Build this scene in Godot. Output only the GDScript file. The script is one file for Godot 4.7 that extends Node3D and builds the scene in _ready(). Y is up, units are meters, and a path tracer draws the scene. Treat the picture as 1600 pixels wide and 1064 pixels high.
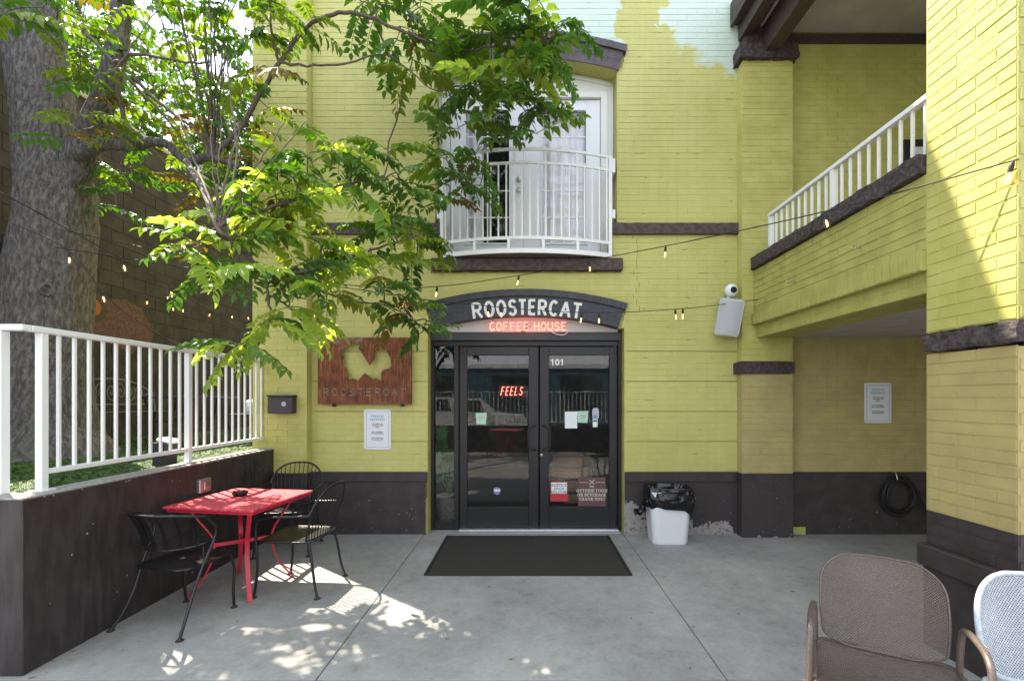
extends Node3D

# ---------------------------------------------------------------- mesh builder
class MB:
	var v := PackedVector3Array()
	var n := PackedVector3Array()
	var c := PackedColorArray()
	var t := PackedVector2Array()
	var i := PackedInt32Array()
	var xf := Transform3D()
	var col := Color.WHITE
	var tinted := false

	func put(p: Vector3, nn: Vector3, uv := Vector2.ZERO) -> int:
		v.append(xf * p)
		n.append((xf.basis * nn).normalized())
		c.append(col)
		t.append(uv)
		return v.size() - 1

	func tri(a: Vector3, b: Vector3, d: Vector3) -> void:
		var nn := (b - a).cross(d - a)
		if nn.length_squared() < 1e-16:
			return
		nn = nn.normalized()
		var k := put(a, nn)
		put(b, nn)
		put(d, nn)
		i.append_array(PackedInt32Array([k, k + 2, k + 1]))

	# corners run counter-clockwise seen from outside
	func quad(a: Vector3, b: Vector3, d: Vector3, e: Vector3) -> void:
		var nn := (d - a).cross(e - b)
		if nn.length_squared() < 1e-18:
			return
		nn = nn.normalized()
		var k := put(a, nn, Vector2(0, 1))
		put(b, nn, Vector2(1, 1))
		put(d, nn, Vector2(1, 0))
		put(e, nn, Vector2(0, 0))
		i.append_array(PackedInt32Array([k, k + 2, k + 1, k, k + 3, k + 2]))

	func box(a: Vector3, b: Vector3, bev := 0.0) -> void:
		var lo := Vector3(minf(a.x, b.x), minf(a.y, b.y), minf(a.z, b.z))
		var hi := Vector3(maxf(a.x, b.x), maxf(a.y, b.y), maxf(a.z, b.z))
		if bev <= 0.0:
			var p := func(x: int, y: int, z: int) -> Vector3: return Vector3(hi.x if x else lo.x, hi.y if y else lo.y, hi.z if z else lo.z)
			quad(p.call(0, 0, 1), p.call(1, 0, 1), p.call(1, 1, 1), p.call(0, 1, 1))
			quad(p.call(1, 0, 0), p.call(0, 0, 0), p.call(0, 1, 0), p.call(1, 1, 0))
			quad(p.call(1, 0, 1), p.call(1, 0, 0), p.call(1, 1, 0), p.call(1, 1, 1))
			quad(p.call(0, 0, 0), p.call(0, 0, 1), p.call(0, 1, 1), p.call(0, 1, 0))
			quad(p.call(0, 1, 1), p.call(1, 1, 1), p.call(1, 1, 0), p.call(0, 1, 0))
			quad(p.call(0, 0, 0), p.call(1, 0, 0), p.call(1, 0, 1), p.call(0, 0, 1))
			return
		var m := (lo + hi) / 2.0
		var h := (hi - lo) / 2.0
		bev = minf(bev, minf(h.x, minf(h.y, h.z)) * 0.9)
		var g := h - Vector3.ONE * bev
		for ax in 3:
			var a1 := (ax + 1) % 3
			var a2 := (ax + 2) % 3
			for s: float in [-1.0, 1.0]:
				var q := []
				for k: Array in [[-1, -1], [1, -1], [1, 1], [-1, 1]]:
					var p := Vector3.ZERO
					p[ax] = s * h[ax]
					p[a1] = k[0] * g[a1]
					p[a2] = k[1] * g[a2]
					q.append(m + p)
				if s > 0:
					quad(q[0], q[1], q[2], q[3])
				else:
					quad(q[3], q[2], q[1], q[0])
			for s: float in [-1.0, 1.0]:
				for r: float in [-1.0, 1.0]:
					var e := []
					for k: Array in [[-1, 0], [1, 0], [1, 1], [-1, 1]]:
						var p := Vector3.ZERO
						p[ax] = k[0] * g[ax]
						p[a1] = s * (h[a1] if k[1] == 0 else g[a1])
						p[a2] = r * (g[a2] if k[1] == 0 else h[a2])
						e.append(m + p)
					if s * r > 0:
						quad(e[0], e[1], e[2], e[3])
					else:
						quad(e[3], e[2], e[1], e[0])
		for sx: float in [-1.0, 1.0]:
			for sy: float in [-1.0, 1.0]:
				for sz: float in [-1.0, 1.0]:
					var p1 := m + Vector3(sx * h.x, sy * g.y, sz * g.z)
					var p2 := m + Vector3(sx * g.x, sy * h.y, sz * g.z)
					var p3 := m + Vector3(sx * g.x, sy * g.y, sz * h.z)
					if sx * sy * sz > 0:
						tri(p1, p2, p3)
					else:
						tri(p1, p3, p2)

	# round bar along points; radius a number or one for each point
	func tube(pts: Array, r: Variant, sides := 8, caps := true, turn := 0.0) -> void:
		var m := pts.size()
		var dir := []
		for k in m:
			var d: Vector3 = pts[mini(k + 1, m - 1)] - pts[maxi(k - 1, 0)]
			dir.append(d.normalized())
		var up := Vector3.UP if absf(dir[0].y) < 0.9 else Vector3.RIGHT
		var x: Vector3 = dir[0].cross(up).normalized()
		var first := -1
		for k in m:
			var d: Vector3 = dir[k]
			x = (x - d * x.dot(d)).normalized()
			var y := d.cross(x)
			var rr: float = r[k] if r is Array else r
			for s in sides:
				var a := TAU * s / sides + turn
				var o := x * cos(a) + y * sin(a)
				var at := put(pts[k] + o * rr, o, Vector2(float(s) / sides, float(k)))
				if first < 0:
					first = at
			if k > 0:
				var b0 := first + (k - 1) * sides
				var b1 := first + k * sides
				for s in sides:
					var s2 := (s + 1) % sides
					i.append_array(PackedInt32Array([b0 + s, b1 + s2, b0 + s2, b0 + s, b1 + s, b1 + s2]))
		if caps:
			for e: int in [0, m - 1]:
				var d: Vector3 = dir[e] * (-1.0 if e == 0 else 1.0)
				var ring := []
				for s in sides:
					ring.append(xf.affine_inverse() * v[first + e * sides + s])
				var k0 := put(pts[e], d)
				for s in sides:
					put(ring[s], d)
				for s in sides:
					var s2 := (s + 1) % sides
					if e == 0:
						i.append_array(PackedInt32Array([k0, k0 + 1 + s, k0 + 1 + s2]))
					else:
						i.append_array(PackedInt32Array([k0, k0 + 1 + s2, k0 + 1 + s]))

	# bar of rectangular section: wide along side, thick across
	func strap(pts: Array, side: Vector3, wide: float, thick: float) -> void:
		var m := pts.size()
		for k in m - 1:
			var d: Vector3 = (pts[k + 1] - pts[k]).normalized()
			var sd := (side - d * side.dot(d)).normalized()
			var o := d.cross(sd).normalized()
			var q := []
			for p: Vector3 in [pts[k], pts[k + 1]]:
				for w: Array in [[-1, -1], [1, -1], [1, 1], [-1, 1]]:
					q.append(p + sd * wide * 0.5 * w[0] + o * thick * 0.5 * w[1])
			for e in 4:
				var f := (e + 1) % 4
				quad(q[e], q[f], q[f + 4], q[e + 4])
			if k == 0:
				quad(q[3], q[2], q[1], q[0])
			if k == m - 2:
				quad(q[4], q[5], q[6], q[7])

	# profile of [radius, height] turned round the y axis
	func lathe(prof: Array, sides := 16, squash := 1.0) -> void:
		for k in prof.size() - 1:
			var p: Array = prof[k]
			var q: Array = prof[k + 1]
			var e := Vector2(q[0] - p[0], q[1] - p[1])
			var nn := Vector2(e.y, -e.x).normalized()
			var b := -1
			for s in sides + 1:
				var a := TAU * s / sides
				var o := Vector3(cos(a), 0, sin(a) * squash)
				var no := Vector3(cos(a) * nn.x, nn.y, sin(a) * nn.x)
				var at := put(o * p[0] + Vector3(0, p[1], 0), no)
				put(o * q[0] + Vector3(0, q[1], 0), no)
				if b < 0:
					b = at
			for s in sides:
				var j := b + s * 2
				i.append_array(PackedInt32Array([j, j + 2, j + 1, j + 1, j + 2, j + 3]))

	# flat outline (x, y) given a thickness from z0 to z1
	func prism(poly: PackedVector2Array, z0: float, z1: float) -> void:
		var p := poly
		if Geometry2D.is_polygon_clockwise(p):
			p = p.duplicate()
			p.reverse()
		var ids := Geometry2D.triangulate_polygon(p)
		for k in range(0, ids.size(), 3):
			var a := p[ids[k]]
			var b := p[ids[k + 1]]
			var d := p[ids[k + 2]]
			if (b - a).cross(d - a) < 0:
				var w := b
				b = d
				d = w
			tri(Vector3(a.x, a.y, z1), Vector3(b.x, b.y, z1), Vector3(d.x, d.y, z1))
			tri(Vector3(a.x, a.y, z0), Vector3(d.x, d.y, z0), Vector3(b.x, b.y, z0))
		for k in p.size():
			var a := p[k]
			var b := p[(k + 1) % p.size()]
			quad(Vector3(a.x, a.y, z0), Vector3(b.x, b.y, z0), Vector3(b.x, b.y, z1), Vector3(a.x, a.y, z1))

	# painted or cut stroke along 2D points
	func stroke(pts: Array, w: float, z0: float, z1: float) -> void:
		var l := []
		var r := []
		var m := pts.size()
		var closed: bool = m > 3 and pts[0].distance_to(pts[m - 1]) < 1e-4
		for k in m:
			var a: Vector2 = pts[k - 1] if k > 0 else (pts[m - 2] if closed else pts[0])
			var b: Vector2 = pts[k + 1] if k < m - 1 else (pts[1] if closed else pts[m - 1])
			var here: Vector2 = pts[k]
			var d1 := (here - a).normalized()
			var d2 := (b - here).normalized()
			if d1 == Vector2.ZERO:
				d1 = d2
			if d2 == Vector2.ZERO:
				d2 = d1
			var nn := (d1 + d2).normalized().orthogonal()
			var stretch := 1.0 / maxf(0.6, absf(nn.dot(d1.orthogonal())))
			l.append(here + nn * w * 0.5 * stretch)
			r.append(here - nn * w * 0.5 * stretch)
		for k in m - 1:
			var a: Vector2 = l[k]
			var b: Vector2 = l[k + 1]
			var d: Vector2 = r[k + 1]
			var e: Vector2 = r[k]
			quad(Vector3(a.x, a.y, z1), Vector3(b.x, b.y, z1), Vector3(d.x, d.y, z1), Vector3(e.x, e.y, z1))
			quad(Vector3(b.x, b.y, z0), Vector3(b.x, b.y, z1), Vector3(a.x, a.y, z1), Vector3(a.x, a.y, z0))
			quad(Vector3(e.x, e.y, z0), Vector3(e.x, e.y, z1), Vector3(d.x, d.y, z1), Vector3(d.x, d.y, z0))

	func mesh() -> ArrayMesh:
		var a := []
		a.resize(Mesh.ARRAY_MAX)
		a[Mesh.ARRAY_VERTEX] = v
		a[Mesh.ARRAY_NORMAL] = n
		a[Mesh.ARRAY_TEX_UV] = t
		a[Mesh.ARRAY_INDEX] = i
		if tinted:
			a[Mesh.ARRAY_COLOR] = c
		var m := ArrayMesh.new()
		m.add_surface_from_arrays(Mesh.PRIMITIVE_TRIANGLES, a)
		return m


# ---------------------------------------------------------------- scene helpers
var rng := RandomNumberGenerator.new()
var M := {}
var used := {}
var glyphs := {}

func rnd(a: float, b: float) -> float:
	return rng.randf_range(a, b)

func numbered(called: String) -> String:
	var k: int = used.get(called, 0)
	used[called] = k + 1
	return called if k == 0 else "%s_%03d" % [called, k]

func tag(o: Node3D, label: String, category: String, group := "", kind := "") -> Node3D:
	if label:
		o.set_meta("label", label)
	if category:
		o.set_meta("category", category)
	if group:
		o.set_meta("group", group)
	if kind:
		o.set_meta("kind", kind)
	return o

func thing(called: String, label: String, category: String, at := Vector3.ZERO, turn := 0.0, group := "") -> Node3D:
	var o := Node3D.new()
	o.name = numbered(called)
	add_child(o)
	o.position = at
	o.rotation.y = turn
	tag(o, label, category, group)
	return o

func part(b: MB, called: String, m: Material, parent: Node, at := Vector3.ZERO) -> MeshInstance3D:
	return inst(b.mesh(), called, m, parent, at)

func inst(mesh: Mesh, called: String, m: Material, parent: Node, at := Vector3.ZERO) -> MeshInstance3D:
	var o := MeshInstance3D.new()
	o.mesh = mesh
	o.material_override = m
	if parent == self:
		o.name = numbered(called)
		add_child(o)
	else:
		o.name = called
		parent.add_child(o, true)
	o.position = at
	return o

func hub(called: String, parent: Node, at := Vector3.ZERO) -> Node3D:
	var o := Node3D.new()
	o.name = called
	parent.add_child(o, true)
	o.position = at
	return o

func boxed(called: String, m: Material, parent: Node, a: Vector3, b: Vector3, bev := 0.0) -> MeshInstance3D:
	var mb := MB.new()
	mb.box(a, b, bev)
	return part(mb, called, m, parent)

func words(text: String, height: float, called: String, m: Material, parent: Node, at: Vector3, bold := true, serif := false, deep := 0.0012) -> MeshInstance3D:
	var f := SystemFont.new()
	f.font_names = PackedStringArray(["Droid Serif" if serif else "Droid Sans"])
	f.font_weight = 700 if bold else 400
	var tm := TextMesh.new()
	tm.font = f
	tm.text = text
	tm.font_size = 32
	tm.pixel_size = height / 23.0
	tm.depth = deep
	tm.curve_step = 1.5
	return inst(tm, called, m, parent, at)

func lin(r: float, g: float, b: float) -> Color:
	return Color(r, g, b).linear_to_srgb()

func noise(freq: float, oct := 4, sd := 1, kind := FastNoiseLite.TYPE_SIMPLEX_SMOOTH) -> FastNoiseLite:
	var f := FastNoiseLite.new()
	f.noise_type = kind
	f.frequency = freq
	f.fractal_octaves = oct
	f.seed = sd
	return f

func ntex(freq: float, stops: Array, oct := 5, sd := 1, size := 512, kind := FastNoiseLite.TYPE_SIMPLEX_SMOOTH) -> NoiseTexture2D:
	var t := NoiseTexture2D.new()
	t.width = size
	t.height = size
	t.seamless = true
	t.noise = noise(freq, oct, sd, kind)
	var g := Gradient.new()
	var offs := PackedFloat32Array()
	var cols := PackedColorArray()
	for s: Array in stops:
		offs.append(s[0])
		cols.append(s[1])
	g.offsets = offs
	g.colors = cols
	t.color_ramp = g
	return t

func htex(freq: float, oct := 4, sd := 3) -> NoiseTexture2D:
	return ntex(freq, [[0.0, Color.BLACK], [1.0, Color.WHITE]], oct, sd)

func plainm(r: float, g: float, b: float, rough := 0.7, metal := 0.0) -> StandardMaterial3D:
	var m := StandardMaterial3D.new()
	m.albedo_color = lin(r, g, b)
	m.roughness = rough
	m.metallic = metal
	return m

# a colour that varies a little: c0 to c1 over a noise of the given metres, with fine relief
func mottled(c0: Color, c1: Color, metres: float, rough := 0.8, freq := 0.012, sd := 1, relief := 0.0, rtex: Texture2D = null, metal := 0.0) -> StandardMaterial3D:
	var m := StandardMaterial3D.new()
	m.albedo_texture = ntex(freq, [[0.25, c0], [0.75, c1]], 6, sd)
	m.roughness = rough
	m.metallic = metal
	m.uv1_triplanar = true
	m.uv1_world_triplanar = true
	m.uv1_triplanar_sharpness = 8.0
	m.uv1_scale = Vector3.ONE / metres
	if relief > 0.0:
		m.heightmap_enabled = true
		m.heightmap_texture = rtex if rtex else m.albedo_texture
		m.heightmap_scale = relief
	return m

func glassm(alpha := 0.004) -> StandardMaterial3D:
	var m := StandardMaterial3D.new()
	m.transparency = BaseMaterial3D.TRANSPARENCY_ALPHA
	m.albedo_color = Color(0.8, 0.85, 0.85, alpha)
	m.roughness = 0.02
	m.metallic_specular = 0.42
	return m

# ---------------------------------------------------------------- strokes of capital letters, in a box 0..1
func arc(cx: float, cy: float, rx: float, ry: float, a0: float, a1: float, k := 10) -> Array:
	var p := []
	for s in k + 1:
		var a := deg_to_rad(lerpf(a0, a1, float(s) / k))
		p.append(Vector2(cx + rx * cos(a), cy + ry * sin(a)))
	return p

func make_glyphs() -> void:
	var V := func(x: float, y: float) -> Vector2: return Vector2(x, y)
	glyphs = {
		"R": [[V.call(.08, 0), V.call(.08, 1)], [V.call(.1, .96)] + arc(.5, .73, .38, .23, 90, -90, 8) + [V.call(.1, .5)], [V.call(.45, .48), V.call(.92, 0)]],
		"O": [arc(.5, .5, .42, .46, 90, 450, 18)],
		"S": [arc(.52, .74, .38, .22, 20, 270, 10).slice(0, 10) + arc(.5, .27, .4, .24, 90, -160, 10)],
		"T": [[V.call(.5, 0), V.call(.5, .94)], [V.call(0, .96), V.call(1, .96)]],
		"E": [[V.call(.12, 0), V.call(.12, 1)], [V.call(.14, .96), V.call(.9, .96)], [V.call(.14, .52), V.call(.78, .52)], [V.call(.14, .04), V.call(.92, .04)]],
		"C": [arc(.52, .5, .42, .46, 45, 315, 14)],
		"A": [[V.call(.02, 0), V.call(.5, .98)], [V.call(.5, .98), V.call(.98, 0)], [V.call(.22, .34), V.call(.78, .34)]],
		"F": [[V.call(.12, 0), V.call(.12, 1)], [V.call(.14, .96), V.call(.9, .96)], [V.call(.14, .52), V.call(.76, .52)]],
		"H": [[V.call(.1, 0), V.call(.1, 1)], [V.call(.9, 0), V.call(.9, 1)], [V.call(.12, .52), V.call(.88, .52)]],
		"U": [[V.call(.1, 1), V.call(.1, .38)] + arc(.5, .38, .4, .34, 180, 360, 8) + [V.call(.9, .38), V.call(.9, 1)]],
		"L": [[V.call(.12, 1), V.call(.12, 0)], [V.call(.12, .04), V.call(.9, .04)]],
	}

const TUFTS := [
	[-1.28,5.13,0.72,6,0.42], [-1.16,4.81,0.72,6,0.42], [-0.85,5.23,0.67,7,0.45], [-0.63,4.8,0.82,7,0.45], [-0.35,5.05,0.82,7,0.48], [-0.79,4.62,0.62,5,0.40], [-0.48,4.56,0.82,7,0.45], [-0.13,4.98,0.92,8,0.50], [0.02,4.73,0.92,8,0.50], [-0.2,4.49,0.82,6,0.42], [0.2,5.01,0.92,7,0.48], [0.2,4.76,0.92,5,0.42], [-0.36,4.34,0.72,6,0.42], [0.02,4.37,0.82,5,0.40], [-0.69,4.3,0.62,6,0.40], [-0.8,4.03,0.57,7,0.42], [-0.56,3.97,0.62,6,0.40], [-0.7,3.77,0.57,6,0.40], [-0.8,3.57,0.57,5,0.36], [0.1,4.15,0.82,5,0.36], [0.25,4.43,0.77,3,0.34], [-0.47,3.74,0.57,4,0.34], [-1.66,5.48,0.72,6,0.42], [-1.38,5.48,0.72,6,0.42], [0.05,5.31,0.92,6,0.45], [-0.26,5.34,0.92,7,0.45], [-1.03,5.45,0.72,5,0.42], [0.35,5.1,0.92,4,0.40], [-4.14,4.65,1.62,3,0.38], [-4.12,4.9,1.42,4,0.41], [-4.11,4.94,1.12,4,0.38], [-4.0,4.54,1.02,4,0.34], [-4.01,4.07,1.22,3,0.31], [-4.1,3.87,1.22,3,0.29], [-4.26,5.21,0.62,4,0.36], [-4.2,5.56,0.42,4,0.38], [-4.16,5.3,0.22,4,0.38], [-3.83,4.82,0.42,4,0.36], [-3.97,4.49,0.62,4,0.34], [-3.99,4.15,0.82,4,0.32], [-3.34,5.08,0.82,4,0.38], [-3.46,4.88,0.52,4,0.38], [-3.39,5.37,0.22,4,0.38], [-2.93,4.49,0.82,4,0.36], [-3.12,4.25,0.82,4,0.36], [-2.6,4.9,1.02,4,0.38], [-2.57,4.67,0.92,4,0.38], [-2.36,5.02,1.02,4,0.38], [-2.24,5.19,1.02,4,0.38], [-2.05,5.1,0.92,3,0.32], [-2.5,4.37,0.82,2,0.31], [-2.81,4.24,0.72,4,0.34], [-2.93,4.02,0.72,4,0.34], [-2.57,3.79,0.92,4,0.36], [-3.53,3.84,0.42,4,0.36], [-4.02,3.82,0.22,4,0.36], [-4.2,3.84,0.42,4,0.34], [-4.29,3.65,0.62,4,0.32], [-4.16,3.49,0.62,3,0.32], [-3.99,4.12,0.12,4,0.36], [-3.16,3.65,0.62,4,0.36], [-2.66,3.46,0.92,4,0.36], [-3.49,5.17,1.02,4,0.38], [-3.12,5.3,0.82,4,0.38], [-2.72,5.2,1.02,4,0.38], [-4.02,4.68,1.12,3,0.32], [-4.0,4.21,0.42,4,0.34], [-3.53,4.21,0.42,4,0.34], [-3.81,4.67,0.22,4,0.36], [-4.47,4.04,0.42,4,0.32], [-2.26,2.57,2.22,5,0.36], [-2.13,2.41,2.22,4,0.38], [-2.11,2.61,2.01,5,0.40], [-2.03,2.91,1.82,7,0.42], [-1.95,3.16,1.74,7,0.42], [-1.91,3.36,1.63,7,0.42], [-1.78,3.55,1.51,6,0.42], [-1.62,3.67,1.38,6,0.40], [-1.47,3.73,1.27,4,0.36], [-1.29,3.83,1.13,4,0.34], [-1.79,3.09,1.66,7,0.45], [-1.5,3.39,1.35,7,0.45], [-1.18,3.51,1.0,6,0.40], [-1.1,3.32,0.95,6,0.40], [-1.03,3.18,0.85,6,0.40], [-1.27,3.12,1.18,7,0.42], [-1.73,2.83,1.68,7,0.45], [-1.9,2.51,1.93,7,0.42], [-1.8,2.51,1.74,6,0.42], [-1.68,2.61,1.56,7,0.45], [-1.36,2.81,1.25,7,0.42], [-1.06,2.89,0.87,5,0.38], [-1.27,2.6,1.18,6,0.40], [-1.58,2.41,1.55,6,0.42], [-1.78,2.24,1.88,4,0.42], [-1.84,2.1,2.03,4,0.42], [-1.91,1.94,2.19,3,0.40], [-1.2,2.37,0.9,5,0.36], [-1.1,2.28,0.84,5,0.36], [-1.03,2.21,0.74,4,0.32]]
const BOUGHS := [
	[[-4.65,3.97,0.62,0.1000], [-4.27,4.07,0.72,0.0750], [-3.92,4.06,0.72,0.0600], [-3.6,4.1,0.72,0.0500], [-3.38,3.92,0.72,0.0500], [-3.12,3.95,0.72,0.0450], [-2.72,3.78,0.82,0.0300]],
	[[-3.12,3.95,0.72,0.0300], [-2.78,4.18,0.82,0.0280], [-2.54,4.43,0.92,0.0270], [-2.34,4.75,0.92,0.0250], [-2.14,5.04,0.92,0.0240], [-1.84,5.21,0.92,0.0220], [-1.55,5.24,0.87,0.0200], [-1.26,5.15,0.82,0.0180], [-0.88,5.0,0.82,0.0160], [-0.63,4.94,0.82,0.0140], [-0.26,4.94,0.87,0.0100], [0.17,4.92,0.92,0.0070]],
	[[-2.34,4.75,0.92,0.0160], [-2.02,4.72,0.92,0.0140], [-1.7,4.78,0.87,0.0120], [-1.38,4.9,0.82,0.0090], [-1.16,4.81,0.72,0.0070], [-0.91,4.65,0.67,0.0060], [-0.58,4.67,0.72,0.0050], [-0.14,4.49,0.82,0.0040]],
	[[-1.67,5.81,0.52,0.0140], [-1.55,5.39,0.47,0.0130], [-1.33,4.95,0.42,0.0120], [-1.32,4.68,0.42,0.0110], [-1.45,4.15,0.47,0.0100], [-1.35,3.9,0.52,0.0090], [-1.21,3.78,0.52,0.0080], [-0.87,3.78,0.52,0.0060], [-0.54,3.9,0.57,0.0040]],
	[[-3.38,3.92,0.72,0.0350], [-2.64,3.25,1.54,0.0276], [-2.18,2.77,2.09,0.0232], [-2.08,2.64,1.97,0.0227], [-1.98,2.53,1.86,0.0214], [-1.82,2.54,1.69,0.0186], [-1.6,2.68,1.5,0.0155], [-1.35,2.85,1.3,0.0118], [-1.06,3.03,1.1,0.0069]],
	[[-2.18,2.77,2.09,0.0170], [-2.01,2.95,1.89,0.0168], [-1.82,3.13,1.69,0.0153], [-1.56,3.34,1.46,0.0122], [-1.26,3.5,1.23,0.0078]],
	[[-1.82,2.54,1.69,0.0130], [-1.68,2.43,1.56,0.0116], [-1.44,2.39,1.37,0.0097], [-1.21,2.37,1.2,0.0066], [-1.01,2.28,1.07,0.0047]],
	[[-1.98,2.53,1.86,0.0125], [-1.96,2.35,1.83,0.0120], [-1.95,2.15,1.83,0.0105], [-2.01,1.93,1.89,0.0078], [-2.12,1.78,2.02,0.0049]],
	[[-3.12,3.95,0.72,0.0300], [-3.12,4.37,0.72,0.0200], [-3.14,4.9,0.77,0.0160], [-3.13,5.43,0.82,0.0140], [-3.15,5.8,0.82,0.0120]],
	[[-3.12,3.95,0.72,0.0220], [-3.24,4.56,0.72,0.0160], [-3.31,5.05,0.82,0.0130], [-3.36,5.59,0.92,0.0100]],
	[[-3.95,4.06,0.72,0.0300], [-3.95,4.71,0.87,0.0220], [-3.87,4.76,0.92,0.0200], [-3.69,4.83,0.92,0.0180], [-3.24,4.75,0.92,0.0140], [-2.99,4.75,0.92,0.0100]],
	[[-3.75,4.61,0.92,0.0220], [-3.42,4.31,0.92,0.0180], [-3.17,4.13,0.92,0.0140], [-3.06,3.93,0.82,0.0100]],
	[[-4.43,5.3,0.82,0.0200], [-4.12,4.93,0.82,0.0180], [-3.81,4.59,0.77,0.0160], [-3.54,4.3,0.72,0.0130], [-3.32,3.95,0.72,0.0100]],
	[[-2.18,2.77,2.09,0.0155], [-2.37,3.01,1.86,0.0131], [-2.62,3.33,1.6,0.0113], [-2.98,3.78,1.23,0.0093], [-3.51,4.56,0.72,0.0070]],
	[[-2.18,2.77,2.09,0.0155], [-2.28,3.08,1.81,0.0134], [-2.39,3.58,1.51,0.0107], [-2.64,4.25,1.2,0.0084], [-2.86,4.98,0.92,0.0070]],
	[[-1.96,2.35,1.83,0.0092], [-1.86,2.27,1.73,0.0087], [-1.72,2.09,1.6,0.0064], [-1.6,1.89,1.5,0.0045]],
	[[-2.34,4.75,0.92,0.0180], [-2.36,4.9,1.02,0.0140], [-2.39,5.26,1.02,0.0110], [-2.45,5.56,1.02,0.0080]],
	[[-2.18,2.77,2.09,0.0108], [-2.23,2.65,2.17,0.0079], [-2.36,2.6,2.17,0.0049]],
	[[-4.18,5.88,0.52,0.1000], [-4.17,5.37,0.57,0.1100], [-4.2,4.88,0.62,0.1200], [-4.33,4.46,0.62,0.1400], [-4.57,4.03,0.57,0.1700], [-4.79,3.56,0.52,0.2200]],
]

# ---------------------------------------------------------------- materials
func make_materials() -> void:
	var fine := htex(0.03, 5, 9)
	M.facade = StandardMaterial3D.new()
	M.facade.albedo_texture = facade_paint()
	M.facade.roughness = 0.62
	M.facade.uv1_triplanar = true
	M.facade.uv1_world_triplanar = true
	M.facade.uv1_triplanar_sharpness = 10.0
	M.facade.uv1_scale = Vector3.ONE / 6.6
	M.facade.uv1_offset = Vector3(0.5, 0, 0)
	M.green = mottled(lin(.41, .395, .11), lin(.475, .455, .145), 1.7, .62, .01, 4, .07, fine)
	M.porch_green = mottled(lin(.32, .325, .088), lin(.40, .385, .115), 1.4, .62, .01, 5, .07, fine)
	M.khaki = mottled(lin(.36, .30, .125), lin(.42, .345, .145), 1.9, .65, .01, 6, .07, fine)
	M.khaki.albedo_texture = ntex(.012, [[.22, lin(.36, .30, .125)], [.78, lin(.42, .345, .145)], [.92, lin(.40, .365, .12)]], 6, 6)
	M.base = mottled(lin(.031, .023, .024), lin(.044, .034, .035), 1.3, .6, .012, 8, .06, fine)
	M.planter = mottled(lin(.025, .019, .0195), lin(.044, .035, .036), 1.0, .58, .012, 88, .05, fine)
	M.planter.uv1_scale = Vector3(1.9, .42, 1.9)
	M.base_worn = StandardMaterial3D.new()
	M.base_worn.albedo_texture = worn_base()
	M.base_worn.roughness = 0.7
	M.trim = mottled(lin(.050, .036, .037), lin(.085, .066, .062), .8, .75, .02, 11, .5, htex(.03, 5, 5))
	M.stone = mottled(lin(.035, .026, .030), lin(.075, .058, .060), .5, .8, .02, 12, .8, htex(.02, 5, 15))
	M.black_brick = mottled(lin(.026, .028, .037), lin(.040, .043, .055), .9, .55, .012, 13, .05, fine)
	M.brown_brick = mottled(lin(.058, .042, .048), lin(.085, .063, .070), .9, .6, .012, 14, .05, fine)
	M.brown_wood = mottled(lin(.040, .027, .025), lin(.062, .045, .040), .6, .6, .02, 15)
	M.dark_mural = mottled(lin(.018, .0165, .0125), lin(.036, .032, .025), 2.2, .9, .01, 16, .12, htex(.05, 5, 17))
	M.mural_rock = mottled(lin(.060, .028, .023), lin(.10, .052, .043), .7, .9, .02, 18)
	M.mural_sun = mottled(lin(.20, .065, .012), lin(.27, .10, .02), .3, .9, .03, 19)
	M.mural_ring = mottled(lin(.030, .024, .010), lin(.06, .045, .018), .2, .9, .03, 20)
	M.white = plainm(.74, .75, .76, .42)
	M.white_door = plainm(.70, .72, .74, .38)
	M.vinyl = plainm(.68, .68, .67, .45)
	M.ceiling = mottled(lin(.36, .34, .33), lin(.42, .40, .39), 2.0, .85, .01, 21)
	M.frame = plainm(.011, .010, .012, .45)
	M.header = plainm(.034, .036, .046, .5)
	M.aluminium = mottled(lin(.42, .42, .43), lin(.6, .6, .6), .3, .35, .03, 22, 0, null, .9)
	M.steel = plainm(.55, .53, .5, .3, 1.0)
	M.glass = glassm()
	M.concrete = StandardMaterial3D.new()
	M.concrete.albedo_texture = concrete_picture()
	M.concrete.roughness = 0.78
	M.concrete.uv1_triplanar = true
	M.concrete.uv1_world_triplanar = true
	M.concrete.uv1_triplanar_sharpness = 8.0
	M.concrete.uv1_scale = Vector3.ONE / 5.3
	M.concrete.heightmap_enabled = true
	M.concrete.heightmap_texture = htex(.06, 5, 23)
	M.concrete.heightmap_scale = 0.12
	M.cap = mottled(lin(.22, .21, .20), lin(.36, .345, .33), .7, .9, .03, 24, .25, htex(.05, 5, 25))
	M.soil = mottled(lin(.02, .02, .012), lin(.045, .04, .022), .8, .95, .03, 26)
	M.asphalt = mottled(lin(.04, .04, .042), lin(.065, .064, .063), 2.0, .9, .03, 27)
	M.rubber = mottled(lin(.020, .017, .015), lin(.042, .036, .031), .35, .95, .05, 28, .5, htex(.2, 3, 29))
	M.iron = mottled(lin(.006, .006, .008), lin(.011, .011, .013), .2, .36, .03, 30)
	M.rust_foot = mottled(lin(.02, .012, .008), lin(.05, .025, .015), .1, .8, .04, 31)
	M.red = mottled(lin(.52, .016, .040), lin(.60, .025, .055), .6, .42, .012, 32)
	M.red_top = mottled(lin(.48, .018, .042), lin(.62, .11, .13), .7, .5, .035, 32)
	M.bark = bark()
	M.burl = mottled(lin(.03, .024, .02), lin(.10, .085, .07), .25, .95, .04, 34, 3.0, htex(.06, 5, 35))
	M.twig = mottled(lin(.085, .060, .052), lin(.15, .115, .10), .3, .8, .02, 36)
	M.black_plastic = plainm(.012, .012, .013, .5)
	M.bag = plainm(.006, .006, .007, .22)
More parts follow.
